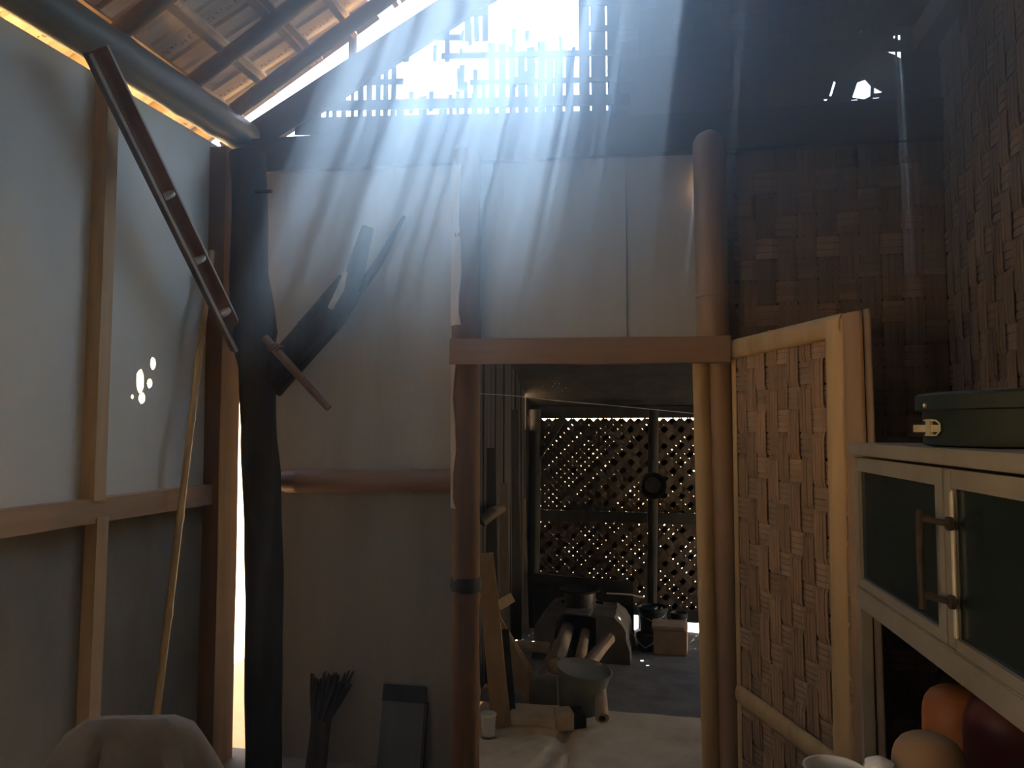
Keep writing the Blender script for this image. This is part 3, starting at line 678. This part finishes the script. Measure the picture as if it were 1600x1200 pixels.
def cdoor(l0, l1, sag):
    za, zb = CZ0 + .048, CZ1 - .034; st = .034
    d = cbox(l0, l0 + st, -.004, .014, za, zb, 'door', 'alu')
    mb = MB()
    def fr(a0, a1, z0, z1):
        mb.hexa([cp3(a0, -.004, z0), cp3(a1, -.004, z0), cp3(a1, .014, z0), cp3(a0, .014, z0), cp3(a0, -.004, z1), cp3(a1, -.004, z1), cp3(a1, .014, z1), cp3(a0, .014, z1)])
    fr(l1 - st, l1, za, zb); fr(l0 + st, l1 - st, zb - .032, zb); fr(l0 + st, l1 - st, za, za + .02)
    f = mb.obj('door_frame', 'alu', d)
    q = [cp3(l0 + st, .004, za + .02), cp3(l1 - st, .004, za + .02), cp3(l1 - st, .008, za + .02), cp3(l0 + st, .008, za + .02), cp3(l0 + st, .004, zb - .032), cp3(l1 - st, .004, zb - .032), cp3(l1 - st, .008, zb - .032), cp3(l0 + st, .008, zb - .032)]
    MB().hexa(q).obj('glass_pane', 'glass', d)
    return d
d1 = cdoor(.002, half_l - .002, 0); d2 = cdoor(half_l + .002, CL - .002, 0)
cbox(half_l + .0325, half_l + .0395, -.007, .0, CZ0 + .068, CZ1 - .07, 'highlight_strip', 'alu_highlight', d2, label='painted highlight strip beside the right pane')
hz = [PC(1480, 815).z, PC(1484, 935).z]; hl_ = half_l + .012; mb = MB()
for z_ in hz:
    mb.tube([cp3(hl_ + .03, -.004, z_), cp3(hl_ + .01, -.022, z_ + .002), cp3(hl_ - .01, -.036, z_ + .004)], [.006, .0055, .007], 8, .2, z_ * 9)
    mb.lathe([(.004, -.006), (.012, -.004), (.012, .004), (.006, .006)], cp3(hl_ + .022, -.008, z_), -CABN, 12)
mb.tube([cp3(hl_ - .014, -.040, hz[0] + .02), cp3(hl_ - .016, -.043, (hz[0] + hz[1]) / 2), cp3(hl_ - .014, -.040, hz[1] - .02)], [.008, .0055, .008], 10, .1, 2)
mb.obj('handle', 'rust', d2, True, label='rusty bar handle')

# drum on top of it
rD = .23; cx_, cy_ = .70, 1.60
dm = thing('storage_drum', (cx_, cy_, CZ1), 'dark green lidded plastic drum with a pale clip standing on the food cabinet', 'drum')
prof = [(rD * .9, 0), (rD * .965, .004)]
for k in range(7): prof += [(rD * .965, .008 + k * .0085), (rD * .968, .012 + k * .0085)]
prof += [(rD * .965, .072)]
MB().lathe(prof, (cx_, cy_, CZ1), (0, 0, 1), 64).obj('body', 'drum', dm, True)
MB().lathe([(rD * .99, .068), (rD * 1.02, .070), (rD * 1.02, .096), (rD * 1.0, .101), (rD * .8, .104), (.01, .105)], (cx_, cy_, CZ1), (0, 0, 1), 64).obj('lid', 'drum', dm, True)
def cyl_hit(x, y_, rr):
    d = ray(x, y_); a = d.x ** 2 + d.y ** 2; b = -2 * (d.x * cx_ + d.y * cy_); c = cx_ ** 2 + cy_ ** 2 - rr * rr; q = b * b - 4 * a * c
    t = (-b - math.sqrt(max(q, 0))) / (2 * a); return _e + d * t
def patch(x0, x1, y0, y1, rr, name, m, **kw):
    rings = []
    for k in range(7):
        x = x0 + (x1 - x0) * k / 6; a = cyl_hit(x, y0, rr); b = cyl_hit(x, y1, rr); o = Vector((cx_, cy_, 0)); n = (a - o); n.z = 0; n.normalize()
        rings.append([a, b, b - n * .006, a - n * .006])
    return MB().loft(rings).obj(name, m, dm, **kw)
patch(1427, 1466, 664, 675, rD * .985, 'clip', 'clip', label='pale yellow clip')
patch(1446, 1453, 655, 679, rD * .99, 'clip', 'clip', label='pale yellow latch tongue')
mb = MB(); ring = [cyl_hit(x, y_, rD * .985) for x, y_ in ((1444, 657), (1462, 657), (1468, 662), (1469, 672), (1463, 680), (1446, 680))]; mb.tube(ring, .0016, 6); mb.obj('clip_loop', 'clip', dm)
mb = MB(); o = cyl_hit(1446, 634, rD * 1.02); mb.lathe([(.001, -.003), (.0045, -.001), (.0045, .003), (.001, .005)], o, Vector((o.x - cx_, o.y - cy_, 0)), 10); mb.obj('rivet', 'clip', dm, label='pale rivet')

# ================================================================== THINGS LOW ON THE RIGHT
SH = .58
def jar(px0, px1, pytop, Y, z0, m, name, label, cat, dome=.35):
    c = PY((px0 + px1) / 2, pytop, Y); rr = (PY(px1, pytop, Y) - PY(px0, pytop, Y)).length / 2; h = c.z - z0
    t = thing(name, (c.x, c.y, z0), label, cat)
    prof = [(rr * .9, 0), (rr, .01)] + [(rr, h - rr * dome * 1.2)] + [(rr * math.cos(a) ** .6 if a < 1.57 else .005, h - rr * dome * 1.2 + rr * dome * 1.2 * math.sin(a)) for a in (.3, .6, .9, 1.2, 1.45)] + [(.004, h)]
    MB().lathe(prof, (c.x, c.y, z0), (0, 0, 1), 32).obj('body', m, t, True)
    MB().lathe([(rr * 1.0, .0), (rr * 1.035, .004), (rr * 1.035, .018), (rr, .022)], (c.x, c.y, z0), (0, 0, 1), 32).obj('rim', m, t, True)
    return t
jar(1440, 1542, 1073, 1.62, SH, 'orange', 'plastic_jar', 'orange-brown round-topped plastic jar under the food cabinet', 'jar', .8)
jar(1504, 1640, 1082, 1.42, SH, 'maroon', 'plastic_jar', 'dark maroon round-topped plastic jar under the food cabinet', 'jar', .9)
tb = thing('low_table', (.28, 1.15, 0), 'low wooden table in front of the food cabinet, under the crockery', 'table')
TZ = .775
MB().box((.02, .75, TZ - .03), (.455, 1.44, TZ)).obj('table_top', 'plank', tb)
for x in (.05, .42):
    for y_ in (.79, 1.40): MB().box((x - .02, y_ - .02, 0), (x + .02, y_ + .02, TZ - .03)).obj('leg', 'plank', tb)
jar(1392, 1508, 1148, 1.29, TZ, 'tan', 'clay_pot', 'tan upturned clay pot on the low table before the cabinet', 'pot', .75)
c = PY(1304, 1199, 1.22)
t = thing('enamel_bowl', (c.x, c.y, TZ), 'white enamel bowl with a navy patch on the low table left of the cup', 'bowl')
hb = c.z - TZ; MB().lathe([(.024, 0), (.027, .004), (.034, hb * .5), (.042, hb - .004), (.044, hb), (.041, hb), (.032, hb * .5), (.022, .012), (.001, .01)], (c.x, c.y, TZ), (0, 0, 1), 32).obj('bowl', 'white', t, True)
MB().tube([Vector((c.x + .013, c.y - .036, TZ + hb - .012)), Vector((c.x + .03, c.y - .028, TZ + hb - .010)), Vector((c.x + .040, c.y - .012, TZ + hb - .012))], .006, 8).obj('navy_patch', 'navy', t, True)
c = PY(1374, 1182, 1.12)
t = thing('enamel_cup', (c.x, c.y, TZ), 'white rounded cup on the low table right of the bowl', 'cup')
hb = c.z - TZ; MB().lathe([(.018, 0), (.025, .01), (.027, hb * .6), (.025, hb * .85), (.018, hb * .97), (.004, hb)], (c.x, c.y, TZ), (0, 0, 1), 28).obj('cup', 'white', t, True)
MB().tube([(c.x - .024, c.y - .005, TZ + .025), (c.x - .038, c.y - .008, TZ + .03), (c.x - .038, c.y - .008, TZ + .055), (c.x - .024, c.y - .005, TZ + .06)], .004, 8).obj('handle', 'white', t, True)

# ================================================================== CHAIR UNDER A CLOTH
cc = PY(205, 1150, 1.62); ccx = cc.x; ccy = 1.62
ch = thing('wooden_chair', (ccx, ccy, 0), 'plain wooden chair under the grey cloth near the left wall', 'chair')
cdir = Vector((.80, .60, 0)); cnr = Vector((.60, -.80, 0))
def cpnt(a, b, z): return Vector((ccx, ccy, 0)) + cdir * a + cnr * b + Vector((0, 0, z))
ztop = PX(205, 1124, ccx).z
for s_ in (-1, 1):
    MB().bar(cpnt(s_ * .085, 0, 0), cpnt(s_ * .075, -.012, ztop - .03), .028, .02, cnr).obj('leg', 'plank', ch)
    MB().bar(cpnt(s_ * .14, .34, 0), cpnt(s_ * .14, .34, .40), .032, .03, cnr).obj('leg', 'plank', ch)
MB().bar(cpnt(-.17, .17, .415), cpnt(.17, .17, .415), .40, .025, (0, 0, 1)).obj('seat', 'plank', ch)
for z_ in (.50, .62): MB().bar(cpnt(-.07, -.01, z_), cpnt(.07, -.01, z_), .016, .05, (0, 0, 1)).obj('back_slat', 'plank', ch)
mb = MB(); rings = []
for k in range(15):
    v = k / 14; z_ = ztop - .36 * v; hw = .115 + .10 * min(1, v * 2.0) ** .8 + .02 * v; dp = .028 + .05 * v; ring = []
    if k == 0: hw -= .02; dp = .012
    for j in range(56):
        a = 2 * math.pi * j / 56; x = math.copysign(abs(math.cos(a)) ** .45, math.cos(a)) * hw; y_ = math.copysign(abs(math.sin(a)) ** .8, math.sin(a)) * dp
        f = (.010 * math.sin(x * 55 + 1.2) + .007 * math.sin(x * 95 + 4)) * min(1, v * 4); sag = (-.012 * (x / .15) - .004 * math.sin(x * 30)) * (1 - v)
        ring.append(cpnt(x, y_ - .012 + f, z_ + sag))
    rings.append(ring)
cl = mb.loft(rings).obj('draped_cloth', 'cloth', None, True); tag(cl, 'grey-white cloth draped over the chair back in the lower left corner', 'cloth')

# ================================================================== AT THE FOOT OF THE LEFT BOARDS
bm_ = thing('broom', PZ(505, 1215), 'short dark broom standing head up against the lower left board', 'broom')
fx = PY(500, 1150, 3.08).x
MB().tube([(fx - .005, 3.05, 0), (fx + .005, 3.07, .16), (fx + .01, 3.09, .30)], [.045, .042, .045], 10, .15, 3).obj('handle', 'straw', bm_, True, label='bound handle')
mb = MB()
for k in range(70):
    a = R.uniform(0, 6.28); q = R.uniform(0, 1) ** .5; b0 = Vector((fx + .005 + .035 * q * math.cos(a), 3.08 + .03 * q * math.sin(a), .22))
    tp = b0 + Vector((.02 + .06 * q * math.cos(a) + .03, .035 * q * math.sin(a), R.uniform(.14, .205))); mb.tube([b0, b0.lerp(tp, .6), tp], [.009, .010, .004], 5)
mb.obj('bristles', 'straw', bm_, False, kind='stuff')
gb = thing('grey_board', PZ(620, 1215), 'small grey board with a dark top edge leaning on the lower left board', 'board')
g0, g1 = PY(588, 1150, 3.1).x, PY(655, 1150, 3.1).x; gz = PY(620, 1076, 3.15).z
def lean(z): return 3.10 + .08 * z / gz
def gbx(x0, x1, z0, z1, t_, n_, m): MB().hexa([(x0, lean(z0), z0), (x1, lean(z0), z0), (x1, lean(z0) + t_, z0), (x0, lean(z0) + t_, z0), (x0, lean(z1), z1), (x1, lean(z1), z1), (x1, lean(z1) + t_, z1), (x0, lean(z1) + t_, z1)]).obj(n_, m, gb)
gbx(g0, g1, 0, gz - .06, .014, 'panel', 'grey_board'); gbx(g0 - .002, g1 + .002, gz - .06, gz, .016, 'top_strip', 'dark'); gbx(g1, g1 + .012, 0, gz - .06, .018, 'side_strip', 'dark')

# ================================================================== KITCHEN THINGS
# clay hearth
hx0, hx1 = PY(832, 1000, 4.9).x, PY(985, 1000, 4.9).x; hz1 = PY(900, 948, 5.1).z
he = thing('clay_hearth', ((hx0 + hx1) / 2, 5.05, 0), 'rough clay cooking hearth with a black fire mouth in the kitchen', 'hearth')
mx0, mx1 = PY(868, 980, 4.85).x, PY(932, 980, 4.85).x; mz1 = PY(900, 960, 4.85).z
outl = [(hx0, 0), (mx0, 0), (mx0 + .01, mz1 - .03), (mx0 + .05, mz1), (mx1 - .05, mz1), (mx1 - .01, mz1 - .03), (mx1, 0), (hx1, 0), (hx1 - .02, hz1 * .7), (hx1 - .10, hz1), (hx0 + .08, hz1), (hx0 + .02, hz1 * .72)]
sheet(outl, [], lambda u, v: (u, 4.85, v), (0, 1, 0), .45).obj('body', 'clay', he, True)
hb_ = [o for o in he.children if o.name.startswith('body')][0]; bm = bmesh.new(); bm.from_mesh(hb_.data)
bmesh.ops.subdivide_edges(bm, edges=bm.edges[:], cuts=7, use_grid_fill=True)
for v in bm.verts:
    k = noise.noise(v.co * 6) * .022 + noise.noise(v.co * 17) * .009; v.co += Vector((k, k * .7, k * .8 if v.co.z > .03 else 0))
bm.to_mesh(hb_.data); bm.free()
MB().box((mx0 - .01, 5.2, 0), (mx1 + .01, 5.22, mz1 + .01)).obj('fire_back', 'soot', he)
pt = PY(906, 930, 5.06); pr = (PY(932, 925, 5.06) - PY(880, 925, 5.06)).length / 2
po = thing('cooking_pot', (pt.x, 5.06, hz1), 'soot-black cooking pot with a shiny rim on the clay hearth', 'pot')
zr = PY(906, 922, 5.06).z; hh = zr - hz1
MB().lathe([(pr * .7, 0), (pr * .9, .01), (pr * .95, hh * .6), (pr * .93, hh), (pr * .88, hh), (pr * .85, hh * .6), (.01, hh * .4)], (pt.x, 5.06, hz1), (0, 0, 1), 32).obj('body', 'black', po, True)
MB().lathe([(pr * .9, hh - .012), (pr * 1.22, hh + .002), (pr * 1.25, hh + .010), (pr * 1.2, hh + .012), (pr * .9, hh + .0)], (pt.x, 5.06, hz1), (0, 0, 1), 32).obj('flange', 'soot', po, True)
MB().lathe([(.01, hh - .012), (pr * .82, hh - .006), (pr * .82, hh - .002), (.01, hh - .006)], (pt.x, 5.06, hz1), (0, 0, 1), 32).obj('lid', 'alu', po, True, label='dull metal lid')
sb = thing('back_board', PY(910, 930, 5.45), 'long dark board standing behind the hearth', 'board')
bz0 = 0; q = [PY(835, 896, 5.45), PY(990, 910, 5.45)]
MB().hexa([(q[0].x, 5.44, 0), (q[1].x, 5.44, 0), (q[1].x, 5.47, 0), (q[0].x, 5.47, 0), (q[0].x, 5.44, q[0].z), (q[1].x, 5.44, q[1].z), (q[1].x, 5.47, q[1].z), (q[0].x, 5.47, q[0].z)]).obj('panel', 'dark', sb)
MB().bar(q[0] + Vector((0, -.02, -.02)), q[1] + Vector((0, -.02, -.02)), .05, .02, (0, -1, 0)).obj('top_edge', 'dark', sb)
def stick(p, q, r0, r1, name, label, cat, m='firewood', group=None, seg=10, hollow=False, wob=.18):
    p, q = Vector(p), Vector(q); o = thing(name, p, label, cat, group)
    MB().tube([p, p.lerp(q, .33), p.lerp(q, .66), q], [r0, r0 * .98, (r0 + r1) / 2, r1], seg, wob, p.x * 31).obj('wood', m, o, True)
    ax = (p - q).normalized(); MB().lathe([(.001, -.004), (r0 * (.5 if hollow else .86), -.003), (r0 * (.5 if hollow else .86), .0045), (.001, .0045)], p, ax, 10).obj('cut_end', 'soot' if hollow else 'cut', o)  # hollow ends: dark disc painted in place of the shaded bore
    return o
stick(PY(868, 1040, 4.35), PY(886, 982, 4.95), .050, .045, 'firewood_stick', 'thickest pale log pushed into the hearth mouth', 'firewood', group='firewood around the hearth mouth')
stick(PY(903, 1048, 4.35), PY(914, 988, 4.95), .034, .03, 'firewood_stick', 'middle firewood stick in the hearth mouth', 'firewood', group='firewood around the hearth mouth')
stick(PY(953, 997, 4.62), PY(914, 1045, 4.30), .034, .040, 'firewood_stick', 'pale branch slanting out to the right over the other firewood', 'firewood', group='firewood around the hearth mouth')
stick(PY(888, 1055, 4.30), PY(897, 1000, 4.9), .03, .03, 'firewood_stick', 'dark stick behind the bucket rim between the pale logs', 'firewood', 'dark', group='firewood around the hearth mouth')
stick(PY(843, 1064, 4.35), PY(869, 1002, 4.7), .022, .016, 'firewood_stick', 'thin stick leaning left of the bucket', 'firewood', group='firewood around the hearth mouth')
stick(PY(858, 1012, 4.6), PY(806, 1008, 4.65), .032, .034, 'firewood_stick', 'short log lying level left of the hearth', 'firewood', group='firewood around the hearth mouth')
stick(PY(830, 1050, 4.4), PY(770, 955, 4.75), .020, .020, 'firewood_stick', 'slim stick slanting beside the leaning planks', 'firewood', 'plank', group='firewood around the hearth mouth')
p = PZ(941, 1137); stick((p.x, p.y, .045), PY(934, 1042, 4.12), .034, .030, 'bamboo_tube', 'hollow bamboo length leaning on the right side of the bucket', 'bamboo', 'firewood', None, 12, True, .06)
# bucket
bp = PZ(904, 1116); bx, by = bp.x, 4.02
bu = thing('bucket', (bx, by, 0), 'worn grey-green plastic bucket with a tilted rim on the kitchen floor', 'bucket')
rw = (PY(944, 1045, by) - PY(859, 1045, by)).length / 2; bh = PY(902, 1046, by).z - .0
ax = Vector((.13, -.06, 1)).normalized()
MB().lathe([(rw * .72, .0), (rw * .75, .012), (rw * .96, bh * .95), (rw * .99, bh), (rw * .93, bh), (rw * .9, bh * .92), (rw * .68, .03), (.005, .025)], (bx, by, .012), ax, 36).obj('body', 'bucket', bu, True)
MB().lathe([(rw * .955, bh * .93), (rw * 1.02, bh * .95), (rw * 1.04, bh * 1.0), (rw * .98, bh * 1.015), (rw * .95, bh)], (bx, by, .012), ax, 36).obj('rim', 'bucket', bu, True)
def block(px, py, w_, d_, h_, name, label, cat, m, rot=0, group=None, bev=.006):
    p = PZ(px, py); o = thing(name, p, label, cat, group); c, s_ = math.cos(rot), math.sin(rot); v = []
    for z_ in (0, h_):
        for x, y_ in ((-w_ / 2, 0), (w_ / 2, 0), (w_ / 2, d_), (-w_ / 2, d_)): v.append(Vector((p.x + x * c - y_ * s_, p.y + x * s_ + y_ * c, z_)))
    MB().hexa(v).obj('block', m, o, False, bev); return o
block(884, 1143, .085, .10, .085, 'wood_block', 'pale sawn wood block in front of the bucket', 'block', 'cut', .35)
block(905, 1140, .075, .12, .07, 'wood_block', 'dark wood block under the bucket beside the pale one', 'block', 'dark', .35)
o = block(1047, 1024, .21, .20, .16, 'wooden_crate', 'squat brown wooden crate on the kitchen floor at the right', 'crate', 'brick', -.06)
p = PZ(1047, 1024); MB().box((p.x - .115, p.y - .01, .16), (p.x + .09, p.y + .2, .18)).obj('lid', 'brick', o, False, .006)
block(848, 1112, .14, .12, .15, 'clay_block', 'grey block on the floor left of the bucket', 'block', 'clay', .1)
block(832, 1136, .24, .16, .055, 'clay_block', 'low tan block at the foot of the leaning planks', 'block', 'floor', .04)
p = PZ(763, 1149); o = thing('white_beaker', p, 'white beaker standing against the left doorpost', 'beaker')
MB().lathe([(.026, 0), (.030, .003), (.036, .098), (.037, .10), (.033, .10), (.027, .01), (.001, .008)], p, (0, 0, 1), 24).obj('cup', 'white', o, True)
MB().lathe([(.0365, .092), (.0395, .094), (.0395, .1), (.037, .103)], p, (0, 0, 1), 24).obj('rim', 'white', o, True)
def plank(px0, py0, Y0, px1, py1, Y1, wpx, label, m='plank', th=.02, name='leaning_plank', face=(.2, -1, .2)):
    a = PZ(px0, py0) if Y0 is None else PY(px0, py0, Y0); b = PY(px1, py1, Y1); o = thing(name, a, label, 'plank', 'planks leaning inside the doorway')
    dd = (a - _e).dot(_fw); MB().bar(a, b, wpx * dd / F, th, face, .0015).obj('board', m, o); return o
plank(784, 1136, None, 757, 865, 4.0, 30, 'widest pale brown plank standing upright inside the doorway', 'plank', .025)
plank(838, 1098, 4.1, 764, 950, 4.35, 22, 'brown plank slanting from the doorpost to the bucket', 'plank')
plank(846, 1118, 3.95, 785, 1035, 4.3, 12, 'thin lath at the bottom of the slanting planks', 'plank', .012)
plank(799, 1128, None, 776, 1134, PZ(776, 1134).y, 9, 'flat lath lying on the floor by the white beaker', 'cut', .008)
plank(800, 1132, None, 788, 985, 4.2, 16, 'dark plank behind the upright pale one', 'dark', .02)
for k, (a, b, wd, lb, m) in enumerate(((768, 765, 20, 'first dark board standing along the left kitchen wall', 'dark'), (789, 784, 18, 'second dark board standing along the left kitchen wall', 'split'), (806, 800, 18, 'third dark board standing along the left kitchen wall', 'dark'), (820, 815, 13, 'fourth and slimmest dark board standing along the left kitchen wall', 'split'))):
    Y = 4.35 + k * .36; p = PY(a, 900, Y); o = thing('standing_board', (p.x, Y, 0), lb, 'board', 'boards along the left kitchen wall')
    q = PY(b, (700, 755, 640, 780)[k], Y); MB().bar((p.x, Y, 0), q, wd * Y / F, .02, (.5, -1, 0), .003).obj('board', m, o)
p = PY(770, 803, 4.15); o = thing('hanging_log', p, 'short grey log end sticking out on the left kitchen wall', 'log')
MB().tube([PY(752, 816, 4.1), PY(768, 802, 4.15), PY(784, 794, 4.4)], [.03, .035, .026], 10, .12, 3).obj('wood', 'split', o, True)
p = PY(790, 940, 4.5); o = thing('wood_offcut', p, 'pale wood offcut lodged on the dark boards', 'offcut')
MB().bar(PY(778, 947, 4.45), PY(801, 933, 4.5), .055, .02, (0, -1, 0), .002).obj('wood', 'cut', o)
# pan hung on the right kitchen post, buckets along the far wall
pc = PY(1020, 758, KY - .2); pr = (PY(1041, 758, KY - .2) - PY(999, 758, KY - .2)).length / 2
o = thing('frying_pan', pc, 'round black pan hung on the right kitchen post', 'pan')
MB().lathe([(.01, .0), (pr * .6, .0), (pr * .9, .035), (pr, .06), (pr * 1.04, .06), (pr * 1.0, .05), (pr * .65, -.014), (.01, -.014)], pc, (0, -1, 0), 32).obj('pan', 'black', o, True)
MB().tube([pc + Vector((0, -.04, pr)), pc + Vector((0, -.03, pr + .05)), pc + Vector((0, .04, pr + .09))], .006, 8).obj('handle', 'black', o, True)
def pail(px0, px1, pyt, Y, m, label, name='pail', taper=.8, z0=0):
    a, b = PY(px0, pyt, Y), PY(px1, pyt, Y); r = (b - a).length / 2; c = (a + b) / 2; h = c.z - z0; o = thing(name, (c.x, Y, z0), label, 'bucket')
    MB().lathe([(r * taper, 0), (r * (taper + .03), .01), (r * .97, h - .02), (r * .9, h - .02), (r * (taper - .06), .03), (.005, .025)], (c.x, Y, z0), (0, 0, 1), 28).obj('body', m, o, True)
    MB().lathe([(r * .96, h - .03), (r * 1.02, h - .026), (r * 1.02, h), (r * .97, h + .003), (r * .93, h - .01)], (c.x, Y, z0), (0, 0, 1), 28).obj('rim', m, o, True)
    MB().tube([(c.x - r, Y, z0 + h - .015), (c.x - r * .75, Y - r * .6, z0 + h - .05), (c.x, Y - r * 1.06, z0 + h - .075), (c.x + r * .75, Y - r * .6, z0 + h - .05), (c.x + r, Y, z0 + h - .015)], .004, 6).obj('handle', 'wire', o, True); return o
pail(997, 1043, 948, 5.5, 'drum', 'dark pail with a wire handle behind and left of the wooden crate')
pail(994, 1024, 990, 5.2, 'black', 'low black basin at the left of the wooden crate', 'basin')
pail(1048, 1074, 958, 5.5, 'black', 'black pail by the far wall behind the wooden crate, nearest the doorway edge')
p = PY(950, 928, 5.2); o = thing('metal_skewer', p, 'thin pale metal rod lying over the right end of the hearth', 'rod')
MB().tube([PY(948, 927, 5.2), PY(985, 929, 5.25), PY(1006, 934, 5.3)], .006, 6).obj('rod', 'alu', o, True)
# line across the doorway
o = tag(MB().tube([PY(750, 615, 3.35), PY(800, 618, 3.6), PY(870, 626, 4.0), PY(960, 634, 4.5), PY(1085, 646, 5.4)], .0014, 5).obj('clothes_line', 'wire', None, True), 'thin grey line strung across the kitchen doorway', 'line')

# ================================================================== HAZE: volume added to show sun streaks, denser under the roof
hz_ = MB().hexa([(XL + .02, .1, .02), (XR - .02, .1, .02), (XR - .02, D - .0, .02), (XL + .02, D - .0, .02),
                 (XL + .02, .1, roofz(XL) - .05), (XR - .02, .1, roofz(XR) - .1), (XR - .02, D + .02, roofz(XR) - .1), (XL + .02, D + .02, roofz(XL) - .05)])
m = bpy.data.materials.new('shaft_haze'); m.use_nodes = True; n = m.node_tree.nodes; L = m.node_tree.links; n.remove(n['Principled BSDF'])
vsn = n.new('ShaderNodeVolumeScatter'); vsn.inputs['Color'].default_value = (.52, .74, 1, 1); vsn.inputs['Anisotropy'].default_value = .35
ge = n.new('ShaderNodeNewGeometry'); sx = n.new('ShaderNodeSeparateXYZ'); mr = n.new('ShaderNodeMapRange'); mr.interpolation_type = 'SMOOTHSTEP'
mr.inputs['From Min'].default_value = 1.6; mr.inputs['From Max'].default_value = 3.2; mr.inputs['To Min'].default_value = .008; mr.inputs['To Max'].default_value = HAZE
L.new(ge.outputs['Position'], sx.inputs[0]); L.new(sx.outputs['Z'], mr.inputs['Value'])
def grad(out, a, b, lo, hi):
    q = n.new('ShaderNodeMapRange'); q.interpolation_type = 'SMOOTHSTEP'; q.inputs['From Min'].default_value = a; q.inputs['From Max'].default_value = b
    q.inputs['To Min'].default_value = lo; q.inputs['To Max'].default_value = hi; L.new(sx.outputs[out], q.inputs['Value']); return q.outputs[0]
def times(a, b):
    q = n.new('ShaderNodeMath'); q.operation = 'MULTIPLY'; L.new(a, q.inputs[0]); L.new(b, q.inputs[1]); return q.outputs[0]
dens = times(times(mr.outputs[0], grad('Y', 1.0, 2.7, .15, 1)), grad('X', -1.95, -.85, .06, 1))
L.new(dens, vsn.inputs['Density'])
vab = n.new('ShaderNodeVolumeAbsorption'); vab.inputs['Color'].default_value = vsn.inputs['Color'].default_value; ad = n.new('ShaderNodeAddShader')
L.new(dens, vab.inputs['Density']); L.new(vsn.outputs[0], ad.inputs[0]); L.new(vab.outputs[0], ad.inputs[1])
L.new(ad.outputs[0], n['Material Output'].inputs['Volume']); M['haze_volume'] = m
ho = hz_.obj('shaft_haze', 'haze_volume'); tag(ho, 'added bluish haze that shows the sun streaks under the roof', 'haze', None, 'stuff')
